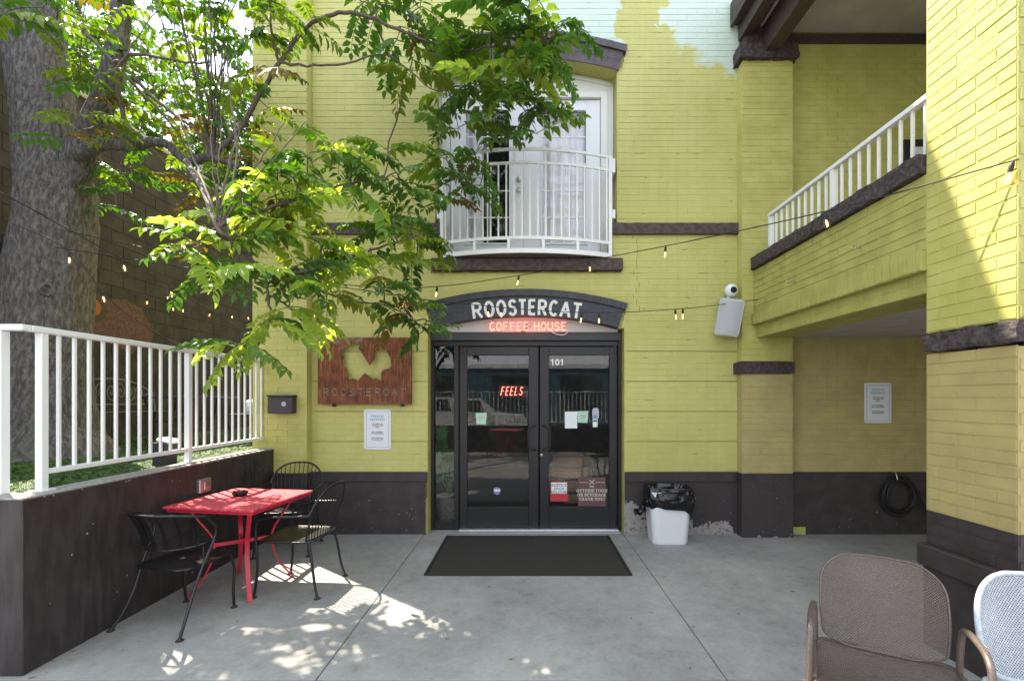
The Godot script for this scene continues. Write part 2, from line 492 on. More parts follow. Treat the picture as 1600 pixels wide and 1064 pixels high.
	M.bin = plainm(.66, .67, .70, .45)
	M.cable = plainm(.008, .008, .008, .6)
	M.bulb = glassm(.02)
	M.filament = plainm(.9, .6, .3, .5)
	M.filament.emission_enabled = true
	M.filament.emission = Color(1.0, .62, .30)
	M.filament.emission_energy_multiplier = 3.2
	M.neon = plainm(.9, .3, .25, .4)
	M.neon.emission_enabled = true
	M.neon.emission = Color(1.0, .46, .36)
	M.neon.emission_energy_multiplier = 1.1
	M.neon_glass = plainm(.8, .72, .7, .25)
	M.board = plainm(.60, .57, .57, .6)
	M.letter = mottled(lin(.62, .62, .62), lin(.76, .76, .76), .15, .6, .04, 37)
	M.paper = plainm(.70, .73, .76, .6)
	M.sign_white = plainm(.68, .71, .75, .35)
	M.sign_blue = plainm(.16, .38, .52, .5)
	M.sign_line = plainm(.07, .10, .22, .5)
	M.sign_ink = plainm(.02, .022, .03, .5)
	M.sticker_mint = plainm(.38, .58, .47, .6)
	M.sticker_pink = plainm(.62, .22, .24, .6)
	M.sticker_red = plainm(.45, .03, .04, .5)
	M.sticker_maroon = plainm(.11, .055, .05, .6)
	M.sticker_cream = plainm(.60, .58, .48, .6)
	M.sticker_violet = plainm(.22, .20, .42, .5)
	M.sticker_lilac = plainm(.45, .40, .48, .5)
	M.sticker_sky = plainm(.10, .30, .48, .5)
	M.corten = corten()
	M.speaker = plainm(.52, .53, .57, .55)
	M.grille = mottled(lin(.40, .41, .45), lin(.48, .49, .53), .05, .7, .05, 38)
	M.brown_chair = mottled(lin(.075, .052, .045), lin(.17, .135, .12), .12, .45, .04, 39, 0, null, .35)
	M.white_chair = mottled(lin(.36, .40, .45), lin(.50, .53, .58), .2, .4, .02, 40)
	M.mailbox = plainm(.040, .036, .042, .5)
	M.wood_floor = mottled(lin(.03, .022, .018), lin(.055, .04, .03), .7, .5, .01, 41)
	M.inner_wall = mottled(lin(.05, .045, .042), lin(.075, .07, .065), 1.5, .8, .01, 42)
	M.barrel = mottled(lin(.12, .06, .025), lin(.20, .11, .05), .3, .6, .02, 43)
	M.curtain = plainm(.76, .74, .78, .9)
	M.monstera = leafm(.035, .13, .035, .25)
	M.far_wall = mottled(lin(.60, .60, .60), lin(.70, .70, .69), 3.0, .9, .01, 44)
	M.dark_glass = plainm(.03, .035, .04, .1)
	M.teal = plainm(.035, .085, .11, .6)
	M.grey_wood = mottled(lin(.11, .095, .085), lin(.19, .17, .155), .5, .85, .02, 45)
	M.car_white = plainm(.72, .73, .74, .25)
	M.yellow = plainm(.42, .22, .03, .5)

func leafm(r: float, g: float, b: float, through: float) -> StandardMaterial3D:
	var m := plainm(r, g, b, .42)
	m.backlight_enabled = true
	m.backlight = Color(.92, 1.0, .30) * through * 2.0
	return m

func bark() -> StandardMaterial3D:
	var m := mottled(lin(.068, .061, .056), lin(.165, .15, .138), 1.0, .92, .014, 33, 1.6, htex(.03, 6, 46))
	m.uv1_scale = Vector3(3.6, 1.15, 3.6)
	m.heightmap_scale = 1.8
	m.uv1_world_triplanar = true
	return m

func facade_paint() -> ImageTexture:
	var s := 1024
	var im := Image.create(s, s, false, Image.FORMAT_RGB8)
	var big := noise(.9, 4, 51)
	var mid := noise(5.0, 4, 52)
	var edge := noise(3.2, 4, 53)
	for py in s:
		var y := 6.6 * (s - py) / s
		for px in s:
			var x := 6.6 * px / s - 3.3
			var k := .5 + .6 * big.get_noise_2d(x, y) + .3 * mid.get_noise_2d(x, y) + .28 * mid.get_noise_2d(x * 2.2 + 30.0, y * .22)
			var r := lerpf(.425, .505, k)
			var g := lerpf(.415, .485, k)
			var b := lerpf(.125, .165, k)
			if y > 4.6 and x > -.3:
				# unfinished repaint: pale mint above an uneven brushed edge, with a yellow tongue
				var e := .16 * edge.get_noise_2d(x * 1.3, y * 1.3) + .05 * mid.get_noise_2d(x, y)
				var low := 5.42
				var xx := x + .26 * edge.get_noise_2d(x * .7 + 20.0, y * .9) + .07 * mid.get_noise_2d(x + 9.0, y)
				if xx > 1.62:
					low = lerpf(5.62, 5.20, clampf((xx - 1.62) / .75, 0, 1))
				elif xx > 1.07:
					low = 7.6
				elif xx > .98:
					low = 5.50
				if y + e > low:
					var w := clampf((y + e - low) / .13, 0, 1)
					r = lerpf(r, .50 + .03 * k, w)
					g = lerpf(g, .60 + .03 * k, w)
					b = lerpf(b, .52 + .03 * k, w)
			var f := mid.get_noise_2d(x * 6.0 + 40.0, y * 6.0)
			if f > .62:
				r *= .86
				g *= .84
				b *= .9
			im.set_pixel(px, py, Color(r, g, b).linear_to_srgb())
	# pits along the joints and a settling crack beside the window
	var r2 := RandomNumberGenerator.new()
	r2.seed = 77
	for k in 300:
		var cy := s - roundi((.718 + COURSE * r2.randi_range(0, 80)) / 6.6 * s)
		var cx := r2.randi_range(0, s - 1)
		var tone := r2.randf_range(.45, .8)
		for dx in r2.randi_range(1, 7 if r2.randf() < .8 else 22):
			var q := im.get_pixel(posmod(cx + dx, s), posmod(cy, s))
			im.set_pixel(posmod(cx + dx, s), posmod(cy, s), Color(q.r * tone, q.g * tone, q.b * tone))
	var at := Vector2(1.22, 3.42)
	while at.y > 2.55:
		var px := clampi(roundi((at.x / 6.6 + .5) * s), 0, s - 1)
		var py := clampi(s - roundi(at.y / 6.6 * s), 0, s - 1)
		var q := im.get_pixel(px, py)
		im.set_pixel(px, py, Color(q.r * .72, q.g * .70, q.b * .66))
		at.y -= 6.6 / s
		if fposmod(at.y, COURSE) < 6.6 / s:
			at.x += r2.randf_range(-.05, .05)
	return ImageTexture.create_from_image(im)

# plinth right of the door: dark paint flaked off down to the grey render near the ground (u 0..1 over 1.9 m, v over 0.62 m)
func worn_base() -> ImageTexture:
	var w := 1024
	var h := 340
	var im := Image.create(w, h, false, Image.FORMAT_RGB8)
	var edge := noise(6.0, 5, 61)
	var spot := noise(22.0, 4, 62)
	for py in h:
		var y := .62 * (h - py) / h
		for px in w:
			var x := 2.1 * px / w
			var top := 0.0
			if x < .24:
				top = .36 - maxf(0.0, x - .12) * 1.2
			elif x < .42:
				top = .24
			elif x < .93:
				top = .19 + .03 * sin(x * 14.0) - (.08 if x > .78 else 0.0)
			elif x < 1.18:
				top = .15
			elif x < 1.3:
				top = .15 - (x - 1.18) * 1.3
			var d := y + .06 * edge.get_noise_2d(x, y) + .035 * spot.get_noise_2d(x, y)
			var k := .5 + .5 * spot.get_noise_2d(x * .6, y * .6)
			var c := Color(.033, .025, .026).lerp(Color(.043, .034, .035), k)
			if d < top:
				c = Color(.22, .205, .19).lerp(Color(.33, .31, .29), k)
				var chips := edge.get_noise_2d(x * 2.3 + 9.0, y * 2.3)
				if chips > .34 and y < .2:
					c = Color(.06, .045, .042).lerp(Color(.12, .06, .045), k)
			elif spot.get_noise_2d(x * 1.6 + 5.0, y * 1.6) > .58:
				c = Color(.16, .15, .14)
			im.set_pixel(px, py, c.linear_to_srgb())
	return ImageTexture.create_from_image(im)

func concrete_picture() -> ImageTexture:
	var s := 1024
	var im := Image.create(s, s, false, Image.FORMAT_RGB8)
	var a := noise(1.0, 5, 71).get_seamless_image(s, s)
	var nb := noise(.004, 5, 72)
	var nc := noise(.03, 5, 73)
	var nd := noise(.11, 3, 74)
	var big := nb.get_seamless_image(s, s)
	var mid := nc.get_seamless_image(s, s)
	var fin := nd.get_seamless_image(s, s)
	a = null
	var r2 := RandomNumberGenerator.new()
	r2.seed = 5
	for py in s:
		for px in s:
			var b := big.get_pixel(px, py).r
			var m := mid.get_pixel(px, py).r
			var f := fin.get_pixel(px, py).r
			var k := .268 + .12 * (b - .5) + .065 * (m - .5) + .06 * (f - .5)
			if m < .27:
				k *= lerpf(.82, 1.0, m / .27)
			if f > .80:
				k *= .86
			k += r2.randf_range(-.012, .012)
			im.set_pixel(px, py, Color(k * 1.02, k * .99, k * .955).linear_to_srgb())
	for j in 60:
		# gum spots and drips
		var cx := r2.randi_range(0, s - 1)
		var cy := r2.randi_range(0, s - 1)
		var rad := r2.randf_range(.7, 2.6)
		var tone := r2.randf_range(.6, .88)
		for dy in range(-5, 6):
			for dx in range(-6, 7):
				if Vector2(dx * .8, dy).length() < rad + r2.randf_range(-.5, .5):
					var qx := posmod(cx + dx, s)
					var qy := posmod(cy + dy, s)
					var c := im.get_pixel(qx, qy)
					im.set_pixel(qx, qy, Color(c.r * tone, c.g * tone, c.b * tone))
	return ImageTexture.create_from_image(im)

# rusted steel with runs down the face (u, v over the whole plate, picture upright)
func corten() -> StandardMaterial3D:
	var w := 512
	var h := 384
	var im := Image.create(w, h, false, Image.FORMAT_RGB8)
	var run := noise(.05, 4, 81)
	var blot := noise(.012, 4, 82)
	var dot := noise(.16, 3, 83)
	for py in h:
		for px in w:
			var k := .5 + .6 * run.get_noise_2d(px * 2.0, py * .12)
			var b := .5 + .7 * blot.get_noise_2d(px, py)
			var d := dot.get_noise_2d(px, py)
			var c := Color(.07, .019, .008).lerp(Color(.20, .062, .022), clampf(b + d * .25, 0, 1))
			c = c.lerp(Color(.38, .17, .06), clampf((k - .55) * 2.0, 0, .65))
			var pale := clampf((.16 - float(py) / h) * 6.0 + blot.get_noise_2d(px * 1.7, py * 2.0) * 1.5, 0, 1)
			if float(px) / w < .5:
				c = c.lerp(Color(.26, .16, .13), pale * .8)
			if py > h - 46 and d + b > .75:
				c = c.lerp(Color(.20, .10, .085), .7)
			im.set_pixel(px, py, c.linear_to_srgb())
	var m := StandardMaterial3D.new()
	m.albedo_texture = ImageTexture.create_from_image(im)
	m.roughness = .78
	m.metallic = .05
	m.uv1_triplanar = true
	m.uv1_world_triplanar = true
	m.uv1_triplanar_sharpness = 8.0
	m.uv1_scale = Vector3(1.0 / 1.1, 1.0 / .80, 1.0 / 1.1)
	m.uv1_offset = Vector3(2.4 / 1.1, -2.27 / .80, 0)
	return m

# ---------------------------------------------------------------- bricks
var brick_shapes := {}

func add_brick(b: MB, u: float, v: float, w: float, h: float, proud: float, cut := .0022) -> void:
	var o := []
	var f := []
	for k: Array in [[0, 0, 1, 1], [1, 0, -1, 1], [1, 1, -1, -1], [0, 1, 1, -1]]:
		var p := Vector2(u + w * k[0], v + h * k[1]) + Vector2(rnd(-.0012, .0012), rnd(-.0015, .0015))
		o.append(Vector3(p.x, p.y, -.003))
		f.append(Vector3(p.x + cut * k[2], p.y + cut * k[3], proud + rnd(-.0006, .0006)))
	b.quad(f[0], f[1], f[2], f[3])
	for k in 4:
		var j := (k + 1) % 4
		b.quad(o[k], o[j], f[j], f[k])

# running bond in a rectangle; free.call(row middle) gives the stretches that hold bricks
func courses(v0: float, v1: float, course: float, long: float, free: Callable, start := 0.0) -> Array:
	var out := []
	var rows := int(round((v1 - v0) / course))
	for r in rows:
		var v := v0 + r * course
		for s: Array in free.call(v + course / 2.0):
			var u: float = floorf((s[0] - start) / long) * long + start - (long / 2.0 if r % 2 else 0.0)
			while u < s[1]:
				var a := maxf(u, s[0])
				var e := minf(u + long, s[1])
				if e - a > .03:
					out.append([a, v, e - a, course, r])
				u += long
	return out

# bricks chosen by pick become parts, the rest one mass
func lay(list: Array, frame: Transform3D, m: Material, parent: Node, pick: Callable, joint := .008, depth := .005, groove := 0) -> void:
	var mass := MB.new()
	mass.xf = frame
	var any := false
	for q: Array in list:
		var w: float = q[2] - joint
		var h: float = q[3] - joint
		var lift := 0.0
		if groove and int(q[4]) % groove == 0:
			h -= .007
			lift = .007
		var proud := depth * rnd(.45, 1.0)
		if pick.call(q):
			var key := "%d_%d_%d" % [roundi(w * 100.0), roundi(h * 1000.0), rng.randi_range(0, 2)]
			if not brick_shapes.has(key):
				var b := MB.new()
				add_brick(b, 0, 0, w, h, .004)
				brick_shapes[key] = b.mesh()
			var o := inst(brick_shapes[key], "brick", m, parent)
			o.transform = frame * Transform3D(Basis(), Vector3(q[0] + joint / 2.0, q[1] + joint / 2.0 + lift, proud - .004))
		else:
			any = true
			add_brick(mass, q[0] + joint / 2.0, q[1] + joint / 2.0 + lift, w, h, proud)
	if any:
		var o := part(mass, "brickwork", m, parent)
		o.set_meta("kind", "stuff")

const COURSE := .0688
const LONG := .224

func door_arc(x: float, top: float, r: float) -> float:
	return top - (r - sqrt(r * r - x * x))

# segmental arch of voussoirs between two arcs; ends cut along the radius
func voussoirs(parent: Node, m: Material, y_top: float, half: float, rise: float, thick: float, count: int, z: float, proud: float, underneath: float) -> void:
	var r := (half * half + rise * rise) / (2.0 * rise)
	var c := y_top - r
	var a1 := asin(half / r)
	for k in count:
		var b := MB.new()
		var s := lerpf(-a1, a1, float(k) / count) + .0022 / r
		var e := lerpf(-a1, a1, float(k + 1) / count) - .0022 / r
		var pr := proud + rnd(-.0015, .0015)
		var p := []
		for q: Array in [[s, r - thick + .003], [e, r - thick + .003], [e, r], [s, r]]:
			p.append(Vector2(sin(q[0]) * q[1], c + cos(q[0]) * q[1]))
		b.quad(Vector3(p[0].x, p[0].y, pr), Vector3(p[1].x, p[1].y, pr), Vector3(p[2].x, p[2].y, pr), Vector3(p[3].x, p[3].y, pr))
		for j in 4:
			var l := (j + 1) % 4
			var back := -underneath if j == 0 else z - .02
			b.quad(Vector3(p[j].x, p[j].y, back), Vector3(p[l].x, p[l].y, back), Vector3(p[l].x, p[l].y, pr), Vector3(p[j].x, p[j].y, pr))
		part(b, "brick", m, parent)

func arch_backing(b: MB, y_top: float, half: float, rise: float, thick: float, z0: float, z1: float, inset := .004) -> void:
	var r := (half * half + rise * rise) / (2.0 * rise)
	var c := y_top - r
	var a1 := asin(half / r) - inset / r
	var poly := PackedVector2Array()
	for k in 25:
		var a := lerpf(-a1, a1, k / 24.0)
		poly.append(Vector2(sin(a) * (r - thick + inset), c + cos(a) * (r - thick + inset)))
	for k in 25:
		var a := lerpf(a1, -a1, k / 24.0)
		poly.append(Vector2(sin(a) * (r - inset), c + cos(a) * (r - inset)))
	b.prism(poly, z0, z1)

# stretches of the main wall that hold bricks at height y
func facade_free(y: float) -> Array:
	var l := -2.455
	var r := 2.435
	var hw := 0.0
	if y < 2.36:
		hw = 1.128
	elif y < 2.84:
		# beside and above the black arch
		var ends := lerpf(1.085, 1.16, (y - 2.36) / .28)
		if y < 2.64:
			hw = ends
		else:
			var x := 0.0
			while x < 1.16 and door_arc(x, 2.815, 4.09) > y - .034:
				x += .01
			hw = x
	elif y > 2.98 and y < 3.17:
		hw = 1.085
	elif y >= 3.17 and y < 3.43:
		hw = .955
	elif y >= 3.43 and y < 3.56:
		return []
	elif y >= 3.56 and y < 5.30:
		hw = 1.045
	elif y >= 5.30 and y < 5.78:
		var ends := lerpf(1.085, 1.16, (y - 5.30) / .28)
		if y < 5.57:
			hw = ends
		else:
			var x := 0.0
			while x < 1.16 and door_arc(x, 5.747, 4.09) > y - .034:
				x += .01
			hw = x
	if hw < .02:
		return [[l, r]]
	return [[l, -hw], [hw, r]]

func build_house() -> void:
	var t := thing("coffee_house", "lime green painted brick coffee house front with black arched double doors", "building")
	# masonry behind the bricks, bands parted by rustication grooves below 2.5 m
	var body := MB.new()
	var top := 9.3
	for s: Array in [[-3.06, -1.128], [1.128, 5.6]]:
		body.box(Vector3(s[0], 0, -.34), Vector3(s[1], 2.36, -.022))
	body.box(Vector3(-3.06, 2.36, -.34), Vector3(-1.06, 3.16, -.022))
	body.box(Vector3(1.06, 2.36, -.34), Vector3(5.6, 3.16, -.022))
	body.box(Vector3(-1.06, 2.84, -.34), Vector3(1.06, 3.14, -.022))
	body.box(Vector3(-3.06, 3.16, -.34), Vector3(-.96, 3.56, -.022))
	body.box(Vector3(.96, 3.16, -.34), Vector3(5.6, 3.56, -.022))
	body.box(Vector3(-3.06, 3.56, -.34), Vector3(-1.05, 5.78, -.022))
	body.box(Vector3(1.05, 3.56, -.34), Vector3(5.6, 5.78, -.022))
	body.box(Vector3(-3.06, 5.78, -.34), Vector3(5.6, top, -.022))
	# side wall along the passage, back and roof
	body.box(Vector3(-3.06, 0, -8), Vector3(-2.72, top, -.34))
	body.box(Vector3(-2.72, top - .3, -8), Vector3(5.6, top, -.34))
	body.box(Vector3(5.3, 0, -8), Vector3(5.6, top - .3, -.34))
	body.box(Vector3(-2.72, 0, -8), Vector3(5.3, top - .3, -7.7))
	part(body, "wall", M.green, t)
	var wall := hub("facade", t)
	var skin := MB.new()
	var bands := [[.718, 1.056], [1.066, 1.400], [1.410, 1.744], [1.754, 2.088], [2.098, 2.36]]
	for bd: Array in bands:
		skin.box(Vector3(-2.46, bd[0], -.0221), Vector3(-1.129, bd[1], 0))
		skin.box(Vector3(1.129, bd[0], -.0221), Vector3(2.44, bd[1], 0))
	for s: float in [-1.0, 1.0]:
		var l := PackedVector2Array([Vector2(s * 2.45, 2.36), Vector2(s * 1.087, 2.36), Vector2(s * 1.162, 2.64)])
		for k in 13:
			var x := 1.158 * (1.0 - k / 12.0)
			l.append(Vector2(s * x, door_arc(x, 2.806, 4.09)))
		l.append(Vector2(0, 2.99))
		l.append(Vector2(s * 2.45, 2.99))
		skin.prism(l, -.0221, 0)
		skin.box(Vector3(s * 1.087, 2.99, -.0221), Vector3(s * 2.45, 3.16, 0))
		skin.box(Vector3(s * .957, 3.16, -.0221), Vector3(s * 2.45, 3.56, 0))
		skin.box(Vector3(s * 1.047, 3.56, -.0221), Vector3(s * 2.45, 5.30, 0))
		var u := PackedVector2Array([Vector2(s * 2.45, 5.30), Vector2(s * 1.087, 5.30), Vector2(s * 1.162, 5.572)])
		for k in 13:
			var x := 1.158 * (1.0 - k / 12.0)
			u.append(Vector2(s * x, door_arc(x, 5.738, 4.09)))
		u.append(Vector2(0, 6.2))
		u.append(Vector2(s * 2.45, 6.2))
		skin.prism(u, -.0221, 0)
	skin.box(Vector3(-2.45, 6.2, -.0221), Vector3(2.45, 9.28, 0))
	part(skin, "mortar", M.facade, wall)
	var rows := courses(.718, .718 + COURSE * 25, COURSE, LONG, facade_free, .05)
	lay(rows, Transform3D(), M.facade, wall, func(q: Array) -> bool: return q[0] > 1.1 and q[1] < 2.36, .006, .0035, 5)
	var rows2 := courses(.718 + COURSE * 25, 6.2, COURSE, LONG, facade_free, .05)
	lay(rows2, Transform3D(), M.facade, wall, func(q: Array) -> bool: return q[0] > 1.12 and q[1] > 2.36 and q[1] < 3.4, .006, .0042)
	# reveals of door and window
	var rv := MB.new()
	for s: float in [-1.0, 1.0]:
		rv.box(Vector3(s * 1.125, .004, -.30), Vector3(s * 1.15, 2.355, .002))
	rv.box(Vector3(-1.06, 3.58, -.30), Vector3(-1.041, 5.52, .001))
	rv.box(Vector3(1.041, 3.58, -.30), Vector3(1.06, 5.52, .001))
	part(rv, "reveal", M.green, t).set_meta("kind", "stuff")
	# pilasters
	var pl := hub("pilaster", t)
	var pb := MB.new()
	pb.box(Vector3(-3.063, .72, -.02), Vector3(-2.455, top, .125))
	part(pb, "core", M.green, pl)
	lay(courses(.72, 6.4, COURSE, LONG, func(_y: float) -> Array: return [[-3.06, -2.457]], .02), Transform3D(Basis(), Vector3(0, 0, .125)), M.green, pl, func(_q: Array) -> bool: return false, .006, .005)
	var pr := hub("pilaster", t)
	var pg := MB.new()
	pg.box(Vector3(2.416, 1.97, -.02), Vector3(2.988, 5.32, .125))
	part(pg, "core", M.green, pr)
	var pk := MB.new()
	pk.box(Vector3(2.416, .718, -.02), Vector3(2.988, 1.83, .125))
	part(pk, "core", M.khaki, pr)
	lay(courses(1.97, 5.32, COURSE, LONG, func(_y: float) -> Array: return [[2.418, 2.986]], .04), Transform3D(Basis(), Vector3(0, 0, .125)), M.green, pr, func(_q: Array) -> bool: return false, .006, .005)
	lay(courses(.72, 1.82, COURSE, LONG, func(_y: float) -> Array: return [[2.418, 2.986]], .04), Transform3D(Basis(), Vector3(0, 0, .125)), M.khaki, pr, func(_q: Array) -> bool: return false, .006, .005)
	rough_block(pr, "band_stone", Vector3(2.37, 1.83, -.02), Vector3(3.0, 1.965, .155), M.stone, .006)
	rough_block(pr, "cap_stone", Vector3(2.36, 5.32, -.02), Vector3(3.03, 5.49, .20), M.stone, .012)
	var pier := MB.new()
	pier.box(Vector3(2.45, 5.49, -.02), Vector3(2.95, 6.1, .12))
	part(pier, "brick_pier", M.brown_wood, pr)
	lay(courses(5.49, 6.1, COURSE, LONG, func(_y: float) -> Array: return [[2.452, 2.948]], .04), Transform3D(Basis(), Vector3(0, 0, .12)), M.trim, pr, func(_q: Array) -> bool: return false, .008, .006)
	# dark painted plinth
	var ba := hub("plinth", t)
	boxed("course", M.base, ba, Vector3(-2.452, .605, -.021), Vector3(-1.128, .7165, .022), .004)
	boxed("course", M.base, ba, Vector3(1.128, .605, -.021), Vector3(2.41, .7165, .022), .004)
	boxed("foot", M.base, ba, Vector3(-2.452, 0, -.021), Vector3(-1.128, .6045, .002))
	var w2 := MB.new()
	w2.box(Vector3(1.128, 0, -.021), Vector3(2.44, .6045, 0))
	part(w2, "foot", M.base, ba)
	var foot := MB.new()
	worn_panel(foot, Vector3(1.128, 0, .003), Vector3(2.416, .604, .003), 1.128)
	worn_panel(foot, Vector3(2.416, 0, .003), Vector3(2.4161, .604, .129), 1.128)
	worn_panel(foot, Vector3(2.4155, 0, .1295), Vector3(2.99, .604, .1295), 1.128)
	part(foot, "flaking_foot", M.base_worn, ba)
	boxed("foot", M.base, ba, Vector3(2.4165, 0, -.02), Vector3(2.989, .7175, .127), .003)
	boxed("foot", M.base, ba, Vector3(-3.066, 0, -.02), Vector3(-2.452, .7195, .127), .003)
	var lime := MB.new()
	lime.box(Vector3(2.992, 0, -.021), Vector3(3.20, .085, .004))
	part(lime, "unpainted_patch", M.green, ba)
	boxed("foot", M.base, ba, Vector3(3.20, 0, -.021), Vector3(5.5, .7165, .003))
	boxed("foot", M.base, ba, Vector3(2.99, .085, -.021), Vector3(3.20, .7165, .003))
	# stone trims
	rough_block(t, "belt_stone", Vector3(.945, 3.425, -.02), Vector3(2.436, 3.553, .05), M.trim, .003)
	rough_block(t, "belt_stone", Vector3(-2.452, 3.425, -.02), Vector3(-.945, 3.553, .05), M.trim, .003)
	rough_block(t, "window_sill", Vector3(-1.075, 3.005, -.2), Vector3(1.10, 3.148, .075), M.trim, .007)
	# black arch over the door, brown one over the window: voussoirs in two rings
	for a: Array in [[0.0, M.black_brick, 1.0], [2.932, M.brown_brick, 0.0]]:
		var ring := hub("arch", t)
		var y: float = a[0]
		var bk := MB.new()
		arch_backing(bk, 2.72 + y, 1.115, .152, .215, -.30 if y > 1.0 else -.16, .024)
		arch_backing(bk, 2.80 + y, 1.155, .165, .078, -.05, .044)
		part(bk, "mortar", a[1], ring)
		voussoirs(ring, a[1], 2.72 + y, 1.115, .152, .108, 29, 0, .030, .0)
		voussoirs(ring, a[1], 2.612 + y, 1.085, .148, .108, 29, 0, .030, .02)
		voussoirs(ring, a[1], 2.80 + y, 1.158, .165, .079, 30, 0, .052, -.0)
	# soffit of the window arch in wall paint
	var so := MB.new()
	arch_backing(so, 5.448, 1.05, .14, .012, -.29, .018, .0)
	part(so, "soffit", M.green, t)
	build_doors(t)
	build_window(t)
	# painted name on the arch
	var nm := "ROOSTERCAT"
	var wide := [.118, .118, .118, .098, .092, .094, .104, .112, .120, .104]
	var x := -.605
	var rr := 4.0
	for k in nm.length():
		var b := MB.new()
		var cx: float = x + wide[k] / 2.0
		var ang := cx / rr
		b.xf = Transform3D(Basis(Vector3.BACK, -ang), Vector3(sin(ang) * rr, 2.700 - rr + cos(ang) * rr - .192, .0325))
		var z := .0
		for st: Array in glyphs[nm[k]]:
			var q := []
			for p: Vector2 in st:
				q.append(Vector2((p.x - .5) * (wide[k] - .012), p.y * .172))
			b.stroke(q, .031, z, z + .0022)
			z += .0006
		var o := part(b, "letter", M.letter, t)
		o.set_meta("label", "white painted letter %s on the black arch" % nm[k])
		x += wide[k] + .0165
	build_gallery_walls(t)

func worn_panel(b: MB, a: Vector3, e: Vector3, u0: float) -> void:
	var nn := Vector3(0, 0, 1) if absf(e.x - a.x) > absf(e.z - a.z) else Vector3(-1, 0, 0)
	var run := func(p: Vector3) -> float: return (p.x - u0 + (p.z if p.x > 2.41 else 0.0)) / 2.1
	var k := b.put(a, nn, Vector2(run.call(a), 1.0))
	b.put(Vector3(e.x, a.y, e.z), nn, Vector2(run.call(e), 1.0))
	b.put(e, nn, Vector2(run.call(e), .026))
	b.put(Vector3(a.x, e.y, a.z), nn, Vector2(run.call(a), .026))
	b.i.append_array(PackedInt32Array([k, k + 2, k + 1, k, k + 3, k + 2]))

# stone with an uneven split face
func rough_block(parent: Node, called: String, a: Vector3, b: Vector3, m: Material, rough: float) -> MeshInstance3D:
	var mb := MB.new()
	var f := noise(9.0, 4, 91)
	var n := [maxi(3, int((b.x - a.x) / .05)), maxi(3, int((b.y - a.y) / .035)), maxi(3, int((b.z - a.z) / .05))]
	var at := func(x: float, y: float, z: float) -> Vector3:
		var p := Vector3(lerpf(a.x, b.x, x), lerpf(a.y, b.y, y), lerpf(a.z, b.z, z))
		var d := Vector3(x - .5, y - .5, z - .5)
		var g := Vector3(f.get_noise_3dv(p), f.get_noise_3dv(p + Vector3(7, 0, 0)), f.get_noise_3dv(p + Vector3(0, 9, 0)))
		return p + g * rough * 1.6 - Vector3(signf(d.x) * pow(absf(d.x) * 2, 9), signf(d.y) * pow(absf(d.y) * 2, 9), signf(d.z) * pow(absf(d.z) * 2, 9)) * rough * .8
	for ax in 3:
		var a1 := (ax + 1) % 3
		var a2 := (ax + 2) % 3
		for s in 2:
			for i in n[a1]:
				for j in n[a2]:
					var q := []
					for k: Array in [[0, 0], [1, 0], [1, 1], [0, 1]]:
						var w := [0.0, 0.0, 0.0]
						w[ax] = float(s)
						w[a1] = float(i + k[0]) / n[a1]
						w[a2] = float(j + k[1]) / n[a2]
						q.append(at.call(w[0], w[1], w[2]))
					if s:
						mb.quad(q[0], q[1], q[2], q[3])
					else:
						mb.quad(q[3], q[2], q[1], q[0])
	return part(mb, called, m, parent)

